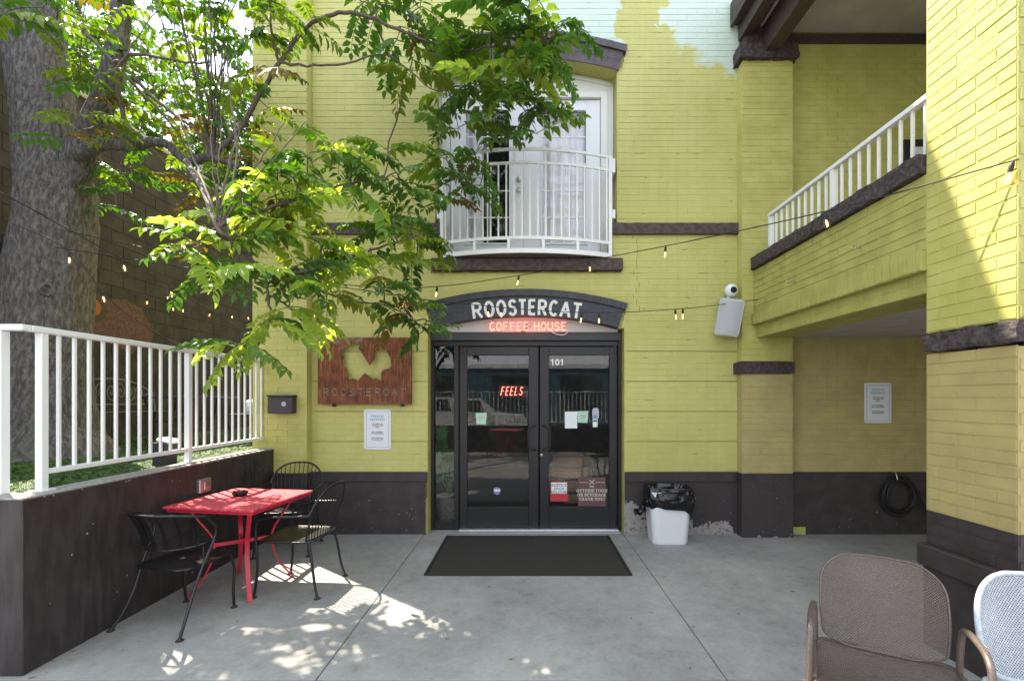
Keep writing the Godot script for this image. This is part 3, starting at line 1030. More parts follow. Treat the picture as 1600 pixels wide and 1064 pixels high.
# ---------------------------------------------------------------- entrance
func build_doors(t: Node) -> void:
	var z := -.20
	var fr := hub("door_frame", t)
	boxed("head", M.header, fr, Vector3(-1.122, 2.235, -.27), Vector3(1.122, 2.335, -.13), .006)
	boxed("transom", M.frame, fr, Vector3(-1.122, 2.175, -.26), Vector3(1.122, 2.234, -.17), .004)
	boxed("jamb", M.frame, fr, Vector3(-1.124, .01, -.26), Vector3(-1.085, 2.234, -.16), .004)
	boxed("jamb", M.frame, fr, Vector3(1.085, .01, -.26), Vector3(1.124, 2.36, -.14), .004)
	boxed("mullion", M.frame, fr, Vector3(-.852, .01, -.26), Vector3(-.795, 2.174, -.16), .004)
	boxed("sill", M.frame, fr, Vector3(-1.084, .01, -.26), Vector3(-.853, .10, -.17), .004)
	boxed("pane", M.glass, fr, Vector3(-1.086, .10, -.217), Vector3(-.851, 2.176, -.211))
	boxed("threshold", M.aluminium, fr, Vector3(-.79, .003, -.27), Vector3(1.084, .028, -.09), .006)
	boxed("threshold", M.aluminium, fr, Vector3(-.79, .002, -.088), Vector3(1.10, .012, -.02), .003)
	# white board behind the neon
	var tp := MB.new()
	var poly := PackedVector2Array([Vector2(-1.08, 2.334), Vector2(1.08, 2.334)])
	for k in 25:
		var x := lerpf(1.08, -1.08, k / 24.0)
		poly.append(Vector2(x, door_arc(x, 2.515, 3.9)))
	tp.prism(poly, -.18, -.145)
	part(tp, "tympanum", M.board, fr)
	for s: int in [0, 1]:
		var x0 := -.790 if s == 0 else .162
		var x1 := .148 if s == 0 else 1.082
		var d := hub("door", t, Vector3(x0, 0, 0))
		var w := x1 - x0
		var gx0 := .092 if s == 0 else .110
		var gx1 := w - .118 if s == 0 else w - .095
		var b := MB.new()
		b.box(Vector3(0, .03, -.23), Vector3(gx0, 2.168, -.185), .004)
		b.box(Vector3(gx1, .03, -.23), Vector3(w, 2.168, -.185), .004)
		b.box(Vector3(gx0, 2.066, -.229), Vector3(gx1, 2.167, -.186), .003)
		b.box(Vector3(gx0, .031, -.229), Vector3(gx1, .255, -.186), .003)
		part(b, "leaf", M.frame, d)
		boxed("glazing_bead", M.frame, d, Vector3(gx0 + .001, .256, -.222), Vector3(gx1 - .001, .270, -.190), .002)
		boxed("pane", M.glass, d, Vector3(gx0 - .002, .254, -.212), Vector3(gx1 + .002, 2.068, -.206))
		var hx := w - .045 if s == 0 else .045
		var dx := -.075 if s == 0 else .075
		var h := MB.new()
		h.tube([Vector3(hx, 1.235, -.186), Vector3(hx, 1.235, -.14), Vector3(hx + dx * .25, 1.232, -.125), Vector3(hx + dx * .8, 1.225, -.12), Vector3(hx + dx, 1.20, -.12), Vector3(hx + dx, .985, -.12), Vector3(hx + dx * .8, .96, -.12), Vector3(hx + dx * .25, .952, -.125), Vector3(hx, .95, -.14), Vector3(hx, .95, -.186)], .011, 8)
		part(h, "handle", M.frame, d)
		boxed("hinge", M.frame, d, Vector3(.012 if s == 0 else w - .04, 2.08, -.184), Vector3(.04 if s == 0 else w - .012, 2.20, -.172), .003)
		if s == 1:
			var lk := MB.new()
			lk.xf = Transform3D(Basis(Vector3.RIGHT, PI / 2), Vector3(.02, .89, -.186))
			lk.lathe([[.0, .0], [.016, .0], [.014, .009], [.0, .009]], 14)
			part(lk, "lock", M.steel, d)
			words("101", .075, "house_number", M.letter, d, Vector3(gx0 + .098, 1.985, -.2045))
			sheet(d, "notice", "blank white paper taped inside the glass", .30, 1.50, .146, .20, M.paper, .25)
			sticker_mint(d, Vector3(.51, 1.335, -.2045), .138)
			round_sticker(d, "sticker", M.sticker_lilac, Vector3(.665, 1.375, -.2045), .04, .068)
			sheet(d, "sticker", "narrow white sticker with blue top", .632, 1.215, .055, .16, M.paper, 0)
			sheet(d, "sticker_print", "", .638, 1.315, .043, .045, M.sticker_sky, 0, .0012)
			sheet(d, "sticker_print", "", .638, 1.278, .043, .022, M.sticker_maroon, 0, .0012)
			sheet(d, "sticker", "red and white service dogs sticker", .128, .335, .205, .23, M.sticker_red, 0)
			sheet(d, "sticker_print", "", .138, .425, .185, .132, M.paper, 0, .0012)
			for q: Array in [["SERVICE", .525], ["DOGS", .483], ["WELCOME", .441]]:
				words(q[0], .030, "lettering", M.sign_ink, d, Vector3(.2305, q[1], -.2022), true, true)
			sheet(d, "sticker", "brown sticker asking for no outside food or beverage", .455, .275, .33, .345, M.sticker_maroon, 0)
			for q: Array in [["NO", .508, .026], ["OUTSIDE FOOD", .460, .034], ["OR BEVERAGE", .410, .034], ["THANK YOU!", .360, .034]]:
				words(q[0], q[2], "lettering", M.sticker_cream, d, Vector3(.62, q[1], -.2022), true, true)
			var fk := MB.new()
			fk.xf = Transform3D(Basis(), Vector3(.62, .562, -.2034))
			fk.stroke([Vector2(-.032, -.024), Vector2(.032, .026)], .007, 0, .0012)
			fk.stroke([Vector2(.032, -.024), Vector2(-.032, .026)], .007, .0004, .0016)
			fk.stroke([Vector2(-.15, -.004), Vector2(-.045, -.004)], .004, 0, .0012)
			fk.stroke([Vector2(.045, -.004), Vector2(.15, -.004)], .004, 0, .0012)
			part(fk, "crossed_cutlery_print", M.sticker_cream, d)
			words("restrooms   for   patrons", .021, "lettering", M.sticker_cream, d, Vector3(.46, .292 - .03, -.2045), false)
		else:
			sticker_mint(d, Vector3(.255, 1.315, -.2045), .135)
			var sh := MB.new()
			sh.prism(PackedVector2Array([Vector2(-.04, .03), Vector2(0, .042), Vector2(.04, .03), Vector2(.042, -.01), Vector2(.03, -.035), Vector2(0, -.052), Vector2(-.03, -.035), Vector2(-.042, -.01)]), 0, .001)
			part(sh, "shield_sticker", M.sticker_violet, d, Vector3(.445, .46, -.2045))
			boxed("sticker_print", M.paper, d, Vector3(.411, .452, -.2034), Vector3(.479, .474, -.2026))

func sheet(d: Node, called: String, label: String, x: float, y: float, w: float, h: float, m: Material, tilt := 0.0, lift := 0.0) -> void:
	var b := MB.new()
	b.box(Vector3(0, 0, 0), Vector3(w, h, .0009))
	var o := part(b, called, m, d, Vector3(x, y if tilt == 0 else y - .30, -.2045 + lift))
	if label:
		o.set_meta("label", label)

func sticker_mint(d: Node, at: Vector3, s: float) -> void:
	var b := MB.new()
	b.prism(PackedVector2Array([Vector2(-s * .48, s * .5), Vector2(s * .5, s * .52), Vector2(s * .42, -s * .5), Vector2(-s * .4, -s * .48)]), 0, .001)
	var o := part(b, "sticker", M.sticker_mint, d, at)
	o.set_meta("label", "small mint green square sticker with pink print")
	var p := MB.new()
	p.stroke([Vector2(-s * .25, s * .08), Vector2(-s * .05, s * .16), Vector2(s * .08, s * .08), Vector2(s * .28, s * .14)], s * .07, .001, .0018)
	p.stroke([Vector2(-s * .2, -s * .1), Vector2(s * .2, -s * .06)], s * .05, .001, .0018)
	part(p, "sticker_print", M.sticker_pink, d, at)

func round_sticker(d: Node, called: String, m: Material, at: Vector3, rx: float, ry: float) -> void:
	var p := PackedVector2Array()
	for k in 20:
		var a := TAU * k / 20
		p.append(Vector2(signf(cos(a)) * pow(absf(cos(a)), .6) * rx, signf(sin(a)) * pow(absf(sin(a)), .6) * ry))
	var b := MB.new()
	b.prism(p, 0, .001)
	part(b, called, m, d, at)

# ---------------------------------------------------------------- upstairs window: white double doors and a bowed railing
func build_window(t: Node) -> void:
	var w := hub("french_window", t)
	var z := -.185
	var cas := MB.new()
	cas.box(Vector3(-1.038, 3.15, -.30), Vector3(-.925, 5.20, z), .006)
	cas.box(Vector3(.955, 3.15, -.30), Vector3(1.038, 5.20, z), .006)
	cas.box(Vector3(-1.0, 3.16, -.299), Vector3(-.90, 5.18, z + .02), .004)
	cas.box(Vector3(.885, 3.16, -.299), Vector3(.965, 5.18, z + .02), .004)
	cas.box(Vector3(-.90, 5.11, -.299), Vector3(.885, 5.18, z + .02), .004)
	part(cas, "casing", M.vinyl, w)
	var head := MB.new()
	var poly := PackedVector2Array([Vector2(-1.037, 5.185), Vector2(1.037, 5.185)])
	for k in 25:
		var x := lerpf(1.037, -1.037, k / 24.0)
		poly.append(Vector2(x, door_arc(x, 5.444, 3.75)))
	head.prism(poly, -.30, z - .004)
	part(head, "arched_head", M.vinyl, w)
	var lip := MB.new()
	var hp := []
	for k in 25:
		var x := lerpf(1.0, -1.0, k / 24.0)
		hp.append(Vector2(x, door_arc(x, 5.395, 3.75)))
	lip.stroke(hp, .03, z - .004, z + .012)
	part(lip, "arched_moulding", M.vinyl, w)
	for s: int in [0, 1]:
		var x0 := -.898 if s == 0 else -.018
		var x1 := -.022 if s == 0 else .883
		var g0 := -.727 if s == 0 else .182
		var g1 := -.190 if s == 0 else .723
		var d := hub("window_leaf", t)
		var b := MB.new()
		b.box(Vector3(x0, 3.155, -.25), Vector3(g0, 5.105, z - .02), .004)
		b.box(Vector3(g1, 3.155, -.25), Vector3(x1, 5.105, z - .02), .004)
		b.box(Vector3(g0, 3.156, -.249), Vector3(g1, 3.39, z - .021), .003)
		b.box(Vector3(g0, 4.985, -.249), Vector3(g1, 5.104, z - .021), .003)
		part(b, "stile", M.white_door, d)
		var bead := MB.new()
		for q: Array in [[g0 - .012, 3.378, g0 + .012, 4.997], [g1 - .012, 3.378, g1 + .012, 4.997], [g0 + .012, 3.378, g1 - .012, 3.402], [g0 + .012, 4.973, g1 - .012, 4.997]]:
			bead.box(Vector3(q[0], q[1], z - .022), Vector3(q[2], q[3], z - .008), .003)
		part(bead, "bead", M.white_door, d)
		boxed("glazing", M.glass, d, Vector3(g0, 3.39, -.232), Vector3(g1, 4.985, -.226))
		var mid := (g0 + g1) / 2.0
		boxed("muntin", M.white, d, Vector3(mid - .009, 3.40, -.225), Vector3(mid + .009, 4.975, -.212), .002)
		for k in range(1, 5):
			var y := 3.39 + 1.595 * k / 5.0
			boxed("muntin", M.white, d, Vector3(g0 + .013, y - .008, -.2245), Vector3(mid - .0095, y + .008, -.2125), .002)
			boxed("muntin", M.white, d, Vector3(mid + .0095, y - .008, -.2245), Vector3(g1 - .013, y + .008, -.2125), .002)
		if s == 0:
			for y: float in [4.15, 4.02]:
				var k := MB.new()
				k.xf = Transform3D(Basis(Vector3.RIGHT, PI / 2), Vector3(-.085, y, z - .02))
				k.lathe([[.034, .0], [.034, .006], [.014, .01], [.012, .03], [.026, .038], [.026, .052], [.0, .058]], 16)
				part(k, "knob", M.steel, d)
	boxed("astragal", M.white_door, w, Vector3(-.030, 3.16, z - .0195), Vector3(-.006, 5.10, z - .008), .003)
	# curtains close behind the glass
	for q: Array in [[-.96, -.52], [.12, .96]]:
		var c := MB.new()
		var pts := []
		var n := 60
		for k in n + 1:
			var x := lerpf(q[0], q[1], float(k) / n)
			pts.append(Vector3(x, 0, -.36 + .022 * sin(x * 47.0) + .01 * sin(x * 21.0 + 1.0)))
		for k in n:
			var p: Vector3 = pts[k]
			var e: Vector3 = pts[k + 1]
			c.quad(Vector3(p.x, 3.2, p.z), Vector3(e.x, 3.2, e.z), Vector3(e.x, 5.1, e.z), Vector3(p.x, 5.1, p.z))
			c.quad(Vector3(p.x, 5.1, p.z - .002), Vector3(e.x, 5.1, e.z - .002), Vector3(e.x, 3.2, e.z - .002), Vector3(p.x, 3.2, p.z - .002))
		part(c, "curtain", M.curtain, w)
	var room := MB.new()
	room.box(Vector3(-2.7, 3.0, -4.2), Vector3(2.7, 3.14, -.345))
	room.box(Vector3(-2.7, 5.9, -4.2), Vector3(2.7, 6.0, -.345))
	room.box(Vector3(-2.7, 3.14, -4.2), Vector3(2.7, 5.9, -4.1))
	room.box(Vector3(-2.71, 3.14, -4.1), Vector3(-2.6, 5.9, -.345))
	room.box(Vector3(2.6, 3.14, -4.1), Vector3(2.71, 5.9, -.345))
	part(room, "room", M.inner_wall, t)
	# bowed balcony railing
	var r := thing("balcony_railing", "white bowed metal railing in front of the upstairs glass doors", "railing")
	var curve := func(u: float, y: float, inset := 0.0) -> Vector3:
		return Vector3(lerpf(-.955, .955, u), y, .055 + .185 * (1.0 - pow(2.0 * u - 1.0, 2.0)) - inset)
	var line := func(y: float, n := 32) -> Array:
		var p := []
		for k in n + 1:
			p.append(curve.call(float(k) / n, y))
		return p
	for q: Array in [[4.285, .022, .03, "top_rail"], [4.135, .02, .026, "rail"], [3.315, .022, .034, "rail"]]:
		var b := MB.new()
		b.strap(line.call(q[0]), Vector3.UP, q[2], q[1])
		part(b, q[3], M.white, r)
	var plate := MB.new()
	plate.strap(line.call(3.175), Vector3.UP, .05, .018)
	part(plate, "apron", M.white, r)
	var fl := MB.new()
	var fp := PackedVector2Array()
	for k in 33:
		var p: Vector3 = curve.call(k / 32.0, 0.0, .012)
		fp.append(Vector2(p.x, -p.z))
	fp.append(Vector2(.955, .18))
	fp.append(Vector2(-.955, .18))
	fl.xf = Transform3D(Basis(Vector3.RIGHT, -PI / 2), Vector3(0, 3.158, 0))
	fl.prism(fp, 0, .02)
	part(fl, "deck", M.grey_wood, r)
	for k in 22:
		var u := (k + .5) / 22.0
		var tall := k % 4 == 1 or k == 21
		var p: Vector3 = curve.call(u, 3.32)
		var q: Vector3 = curve.call(u, 4.28 if tall else 4.13)
		var b := MB.new()
		b.strap([p, q], Vector3.RIGHT, .018, .018)
		part(b, "baluster", M.white, r)
	for u: float in [.2, .4, .6, .8]:
		var b := MB.new()
		b.strap([curve.call(u, 3.19), curve.call(u, 3.31)], Vector3.RIGHT, .03, .02)
		part(b, "stub_post", M.white, r)
	for s: float in [-.955, .955]:
		boxed("end_post", M.white, r, Vector3(s - .02, 3.15, .03), Vector3(s + .02, 4.30, .068), .004)
		boxed("wall_plate", M.white, r, Vector3(s + signf(s) * .021, 4.12, -.183), Vector3(s + signf(s) * .06, 4.28, .05), .004)
		boxed("wall_plate", M.white, r, Vector3(s + signf(s) * .021, 3.60, -.183), Vector3(s + signf(s) * .06, 3.70, .05), .004)

# walls of the two floors behind the gallery (same house)
func build_gallery_walls(t: Node) -> void:
	var w := hub("gallery_wall", t)
	boxed("mortar", M.khaki, w, Vector3(2.99, .717, -.0221), Vector3(5.4, 2.36, 0))
	boxed("mortar", M.green, w, Vector3(2.99, 2.36, -.0221), Vector3(5.4, 6.0, 0))
	lay(courses(.718, 2.34, COURSE, LONG, func(_y: float) -> Array: return [[2.99, 5.3]], .09), Transform3D(), M.khaki, w, func(_q: Array) -> bool: return false, .006, .005)
	lay(courses(2.36, 5.62, COURSE, LONG, func(_y: float) -> Array: return [[2.99, 5.3]], .09), Transform3D(), M.green, w, func(_q: Array) -> bool: return false, .006, .005)
	boxed("trim_board", M.brown_wood, w, Vector3(2.99, 5.61, -.01), Vector3(5.3, 5.71, .03), .004)
	# ground floor room behind the glass
	var room := MB.new()
	room.box(Vector3(-2.71, -.05, -5.2), Vector3(2.71, .002, -.30))
	part(room, "room_floor", M.wood_floor, t)
	var rw := MB.new()
	rw.box(Vector3(-2.715, 0, -5.2), Vector3(2.71, 2.9, -5.1))
	rw.box(Vector3(2.6, 0, -5.1), Vector3(2.71, 2.9, -.345))
	rw.box(Vector3(-2.71, 0, -5.1), Vector3(-2.6, 2.9, -.345))
	rw.box(Vector3(-2.71, 2.78, -5.1), Vector3(2.6, 2.9, -.345))
	part(rw, "room_wall", M.inner_wall, t)

# ---------------------------------------------------------------- gallery porch on the right
func build_porch() -> void:
	var t := thing("gallery_porch", "green brick gallery porch with corner pillar and white stair-side rail", "porch")
	var X := 2.55
	var far := .132
	var near := 2.41
	# parapet: frame u along +z, facing -x
	var face := Transform3D(Basis(Vector3.BACK, Vector3.UP, Vector3.LEFT), Vector3(X, 0, 0))
	var pa := hub("parapet", t)
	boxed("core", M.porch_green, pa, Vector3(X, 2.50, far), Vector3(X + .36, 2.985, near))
	var never := func(_q: Array) -> bool: return false
	var always := func(_q: Array) -> bool: return true
	lay(courses(2.503, 2.503 + COURSE * 7, COURSE, LONG, func(_y: float) -> Array: return [[far, near]], .1), face, M.porch_green, pa, always, .008, .007)
	# soldier course standing proud, then the recessed lintel
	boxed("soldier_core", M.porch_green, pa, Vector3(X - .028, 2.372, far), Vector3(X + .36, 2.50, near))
	var sf := Transform3D(Basis(Vector3.BACK, Vector3.UP, Vector3.LEFT), Vector3(X - .028, 0, 0))
	var sol := []
	var k := 0
	var u := far
	while u < near - .02:
		sol.append([u, 2.373, minf(.072, near - u), .126, 1])
		u += .072
		k += 1
	lay(sol, sf, M.porch_green, pa, always, .007, .008)
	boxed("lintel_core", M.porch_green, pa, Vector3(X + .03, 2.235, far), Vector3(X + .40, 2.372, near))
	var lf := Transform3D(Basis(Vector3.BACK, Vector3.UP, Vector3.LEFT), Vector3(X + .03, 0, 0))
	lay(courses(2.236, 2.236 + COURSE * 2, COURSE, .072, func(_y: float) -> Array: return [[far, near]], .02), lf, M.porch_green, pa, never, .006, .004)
	rough_block(t, "coping_stone", Vector3(X - .055, 2.985, far), Vector3(X + .40, 3.125, 1.28), M.stone, .010)
	rough_block(t, "coping_stone", Vector3(X - .055, 2.985, 1.284), Vector3(X + .40, 3.125, near), M.stone, .010)
	for q: Array in [[.95, 2.66], [1.83, 2.70]]:
		var b := MB.new()
		b.tube([Vector3(X, q[1], q[0]), Vector3(X - .05, q[1], q[0])], .005, 6)
		var ring := []
		for j in 10:
			var a := TAU * j / 9.0
			ring.append(Vector3(X - .065 - .016 * cos(a), q[1] + .016 * sin(a), q[0]))
		b.tube(ring, .0035, 6, false)
		part(b, "eye_bolt", M.steel, pa)
	# floor and ceiling slabs
	boxed("deck_slab", M.ceiling, t, Vector3(X + .40, 2.25, .012), Vector3(5.3, 2.48, 4.2))
	boxed("deck_edge", M.green, t, Vector3(3.2, 2.25, 3.0), Vector3(5.3, 3.0, 3.3))
	var roof := MB.new()
	roof.box(Vector3(2.62, 5.72, .03), Vector3(5.6, 5.80, 4.4))
	part(roof, "gallery_ceiling", M.ceiling, t)
	boxed("roof", M.brown_wood, t, Vector3(2.36, 5.81, .02), Vector3(5.7, 6.1, 4.5))
	boxed("fascia", M.brown_wood, t, Vector3(2.33, 5.78, .02), Vector3(2.358, 6.05, 4.5), .003)
	boxed("beam", M.brown_wood, t, Vector3(2.647, 5.40, .02), Vector3(2.80, 5.718, 4.4), .006)
	boxed("beam", M.brown_wood, t, Vector3(2.42, 5.62, .02), Vector3(2.54, 5.808, 4.4), .006)
	var lamp := MB.new()
	lamp.box(Vector3(2.56, 5.66, .55), Vector3(2.635, 5.80, .66), .012)
	part(lamp, "soffit_box", M.grille, t)
	# end wall closing the gallery
	boxed("end_wall", M.green, t, Vector3(5.31, 0, .012), Vector3(5.6, 5.71, 4.2))
	# pillar
	var p := hub("pillar", t)
	var z0 := 2.41
	var z1 := 2.97
	var W := 3.15
	boxed("core", M.green, p, Vector3(X, 1.97, z0), Vector3(W, 5.42, z1))
	boxed("core", M.khaki, p, Vector3(X, .852, z0), Vector3(W, 1.83, z1))
	boxed("core", M.base, p, Vector3(X, .64, z0), Vector3(W, .852, z1))
	var C := .0705
	var front := Transform3D(Basis(), Vector3(0, 0, z1))
	for q: Array in [[1.972, 1.972 + C * 49, M.green], [.854, .854 + C * 13.8, M.khaki], [.642, .642 + C * 3, M.base]]:
		lay(courses(q[0], q[1], C, .236, func(_y: float) -> Array: return [[z0 + .002, z1 - .002]], .03), face, q[2], p, func(e: Array) -> bool: return e[1] < 4.2, .0075, .0048)
		lay(courses(q[0], q[1], C, .236, func(_y: float) -> Array: return [[X + .002, W - .002]], .1), front, q[2], p, never, .009, .009)
	rough_block(p, "band_stone", Vector3(X - .045, 1.835, z0 - .01), Vector3(W + .04, 1.972, z1 + .045), M.stone, .018)
	# stepped plinth
	var ph := hub("plinth", t)
	boxed("step", M.base, ph, Vector3(X - .045, .505, z0 - .03), Vector3(W + .05, .638, z1 + .05), .008)
	boxed("foot", M.base, ph, Vector3(X - .015, 0, z0 - .01), Vector3(W + .02, .505, z1 + .02), .004)
	# rail on the coping
	var r := hub("rail", t)
	var tr := MB.new()
	tr.box(Vector3(X + .01, 3.475, .40), Vector3(X + .065, 3.51, near - .001), .004)
	part(tr, "top_rail", M.white, r)
	for j in 20:
		var zz := .43 + j * .1015
		var post := j == 0 or j == 10
		var hw := .022 if post else .0095
		boxed("post" if post else "baluster", M.white, r, Vector3(X + .0375 - hw, 3.10, zz - hw), Vector3(X + .0375 + hw, 3.4745, zz + hw), .002)
	# framed notice on the gallery wall
	var f := thing("framed_notice", "black framed notice hanging on the upper gallery wall behind the rail", "notice", Vector3(4.42, 4.05, .006))
	var fb := MB.new()
	fb.box(Vector3(-.12, -.36, 0), Vector3(-.05, .45, .04), .004)
	fb.box(Vector3(.60, -.36, 0), Vector3(.67, .45, .04), .004)
	fb.box(Vector3(-.05, .38, 0), Vector3(.60, .45, .04), .004)
	fb.box(Vector3(-.05, -.36, 0), Vector3(.60, -.29, .04), .004)
	part(fb, "frame", M.black_plastic, f)
	boxed("sheet", M.paper, f, Vector3(-.05, -.29, .004), Vector3(.60, .38, .012))
	for j in 6:
		boxed("print_line", M.sign_ink, f, Vector3(.0, .28 - j * .07, .0125), Vector3(.45 - .05 * (j % 3), .288 - j * .07, .0132))

# ---------------------------------------------------------------- ground, planter, left wall
func build_ground() -> void:
	var g := MB.new()
	g.quad(Vector3(-300, -.03, 300), Vector3(300, -.03, 300), Vector3(300, -.03, -300), Vector3(-300, -.03, -300))
	tag(part(g, "ground", M.asphalt, self), "dark asphalt ground reaching to the horizon", "", "", "structure")
	var p := hub("patio", self)
	tag(p, "grey concrete patio scored into large slabs", "", "", "structure")
	var xs := [-7.0, -1.165, 1.115, 5.6]
	var zs := [-.36, 2.80, 5.3, 7.8]
	for a in 3:
		for b in 3:
			boxed("concrete_slab", M.concrete, p, Vector3(xs[a] + .003, -.10, zs[b] + .003), Vector3(xs[a + 1] - .003, 0, zs[b + 1] - .003), .003)
	boxed("joint_filler", M.soil, p, Vector3(-7, -.09, -.36), Vector3(5.6, -.008, 7.8))

func build_planter() -> void:
	var t := thing("planter_wall", "low dark brown painted wall of the raised lawn", "wall")
	var X := -2.825
	boxed("face", M.planter, t, Vector3(X - .17, 0, -.0), Vector3(X, .985, 2.77), .006)
	boxed("end_face", M.base, t, Vector3(-7.0, 0, 2.60), Vector3(X - .1705, .984, 2.769), .006)
	boxed("cap", M.cap, t, Vector3(X - .168, .9855, .002), Vector3(X - .003, .999, 2.766), .004)
	boxed("cap", M.cap, t, Vector3(-7.0, .9845, 2.602), Vector3(X - .1705, .998, 2.766), .004)
	# scratched paint, scribble and a blanked patch
	boxed("painted_patch", M.mailbox, t, Vector3(X, .46, 1.46), Vector3(X + .002, .60, 1.86))
	var gf := MB.new()
	gf.xf = Transform3D(Basis(Vector3.FORWARD, Vector3.UP, Vector3.RIGHT), Vector3(X + .0005, .78, .62))
	for q: Array in [[Vector2(-.10, .02), Vector2(-.08, -.06), Vector2(-.05, .06)], [Vector2(-.04, .05), Vector2(-.045, -.07)], [Vector2(-.06, .0), Vector2(.01, .02), Vector2(0, -.05), Vector2(.03, .08)], [Vector2(.05, .12), Vector2(.06, -.06)], [Vector2(.03, .03), Vector2(.10, .06)], [Vector2(.10, .15), Vector2(.115, -.02), Vector2(.15, .12)], [Vector2(.08, .08), Vector2(.17, .10)]]:
		gf.stroke(q, .011, 0, .001)
	part(gf, "scribble", M.cable, t)
	var chips := MB.new()
	for k in 46:
		var a := rnd(0, TAU)
		var y := rnd(.05, .95) if k > 18 else .985 - absf(rng.randfn(0, .01))
		var z := rnd(.1, 2.72)
		var s := rnd(.003, .008)
		chips.xf = Transform3D(Basis(Vector3.FORWARD, Vector3.UP, Vector3.RIGHT) * Basis(Vector3.BACK, a), Vector3(X + .0003, y, z))
		chips.prism(PackedVector2Array([Vector2(-s, -s * .6), Vector2(s * .8, -s), Vector2(s, s * .5), Vector2(-s * .3, s)]), 0, .0008)
	part(chips, "paint_chips", M.cap, t)
	var ob := thing("outlet_box", "grey metal weatherproof outlet box on the dark planter wall", "outlet", Vector3(X, .80, 1.30))
	boxed("box", M.aluminium, ob, Vector3(.0, -.06, -.075), Vector3(.035, .06, .075), .006)
	boxed("cover", M.steel, ob, Vector3(.0355, -.035, -.03), Vector3(.047, .035, .03), .004)
	# lawn
	var lw := MB.new()
	lw.box(Vector3(-6.0, .0, -6.0), Vector3(X - .171, .955, 2.599))
	tag(part(lw, "lawn_soil", M.soil, self), "dark soil bed of the raised lawn", "", "", "structure")
	var blade := MB.new()
	blade.tinted = true
	for k in 9:
		var a := rnd(0, TAU)
		var o := Vector3(rnd(-.02, .02), 0, rnd(-.02, .02))
		var d := Vector3(cos(a), 0, sin(a))
		var s := d.cross(Vector3.UP) * .0022
		var h := rnd(.014, .028)
		var m := o + d * .006 + Vector3.UP * h * .6
		var e := o + d * rnd(.014, .03) + Vector3.UP * h
		blade.quad(o - s, o + s, m + s * .8, m - s * .8)
		blade.tri(m - s * .8, m + s * .8, e)
	var mm := MultiMesh.new()
	mm.transform_format = MultiMesh.TRANSFORM_3D
	mm.use_colors = true
	mm.mesh = blade.mesh()
	var n := 34000
	mm.instance_count = n
	for k in n:
		var z := rnd(-2.6, 2.59)
		var x := X - .175 - pow(rng.randf(), 1.4) * 2.9
		mm.set_instance_transform(k, Transform3D(Basis(Vector3.UP, rnd(0, TAU)).scaled(Vector3.ONE * rnd(.8, 1.3)), Vector3(x, .953, z)))
		var g := rnd(.7, 1.25)
		mm.set_instance_color(k, Color(.055 * g + rnd(0, .02), .125 * g, .022 * g))
	var gr := MultiMeshInstance3D.new()
	gr.multimesh = mm
	gr.name = "grass"
	var gm := leafm(1, 1, 1, .3)
	gm.vertex_color_use_as_albedo = true
	gm.roughness = .6
	gr.material_override = gm
	add_child(gr)
	tag(gr, "short green lawn grass behind the white railing", "grass", "", "stuff")

func build_railing() -> void:
	var t := thing("planter_railing", "white square-bar railing standing on the low planter wall", "railing")
	var X := -2.95
	var Z := 2.56
	boxed("top_rail", M.white, t, Vector3(X - .028, 1.955, .03), Vector3(X + .028, 1.99, Z + .06), .004)
	boxed("top_rail", M.white, t, Vector3(-5.2, 1.9545, Z + .062), Vector3(X + .026, 1.9895, Z + .118), .004)
	boxed("bottom_rail", M.white, t, Vector3(X - .018, 1.095, .06), Vector3(X + .018, 1.125, Z - .03), .003)
	boxed("bottom_rail", M.white, t, Vector3(-5.2, 1.095, Z + .07), Vector3(X - .19, 1.125, Z + .106), .003)
	for z: float in [.045, 1.29, 2.54]:
		boxed("post", M.white, t, Vector3(X - .022, .998, z - .022), Vector3(X + .022, 1.9545, z + .022), .003)
		boxed("foot_plate", M.white, t, Vector3(X - .045, .996, z - .045), Vector3(X + .045, 1.004, z + .045), .001)
	for x: float in [-3.075, -4.4]:
		boxed("post", M.white, t, Vector3(x - .026, .998, Z + .064), Vector3(x + .026, 1.954, Z + .116), .003)
	for q: Array in [[.045, 1.29], [1.29, 2.54]]:
		for k in range(1, 12):
			var z: float = lerpf(q[0], q[1], k / 12.0)
			boxed("baluster", M.white, t, Vector3(X - .0095, 1.1245, z - .0095), Vector3(X + .0095, 1.9555, z + .0095), .002)
	for k in range(1, 11):
		var x := lerpf(-3.145, -4.4, k / 11.0)
		boxed("baluster", M.white, t, Vector3(x - .0095, 1.1245, Z + .0795), Vector3(x + .0095, 1.955, Z + .0985), .002)

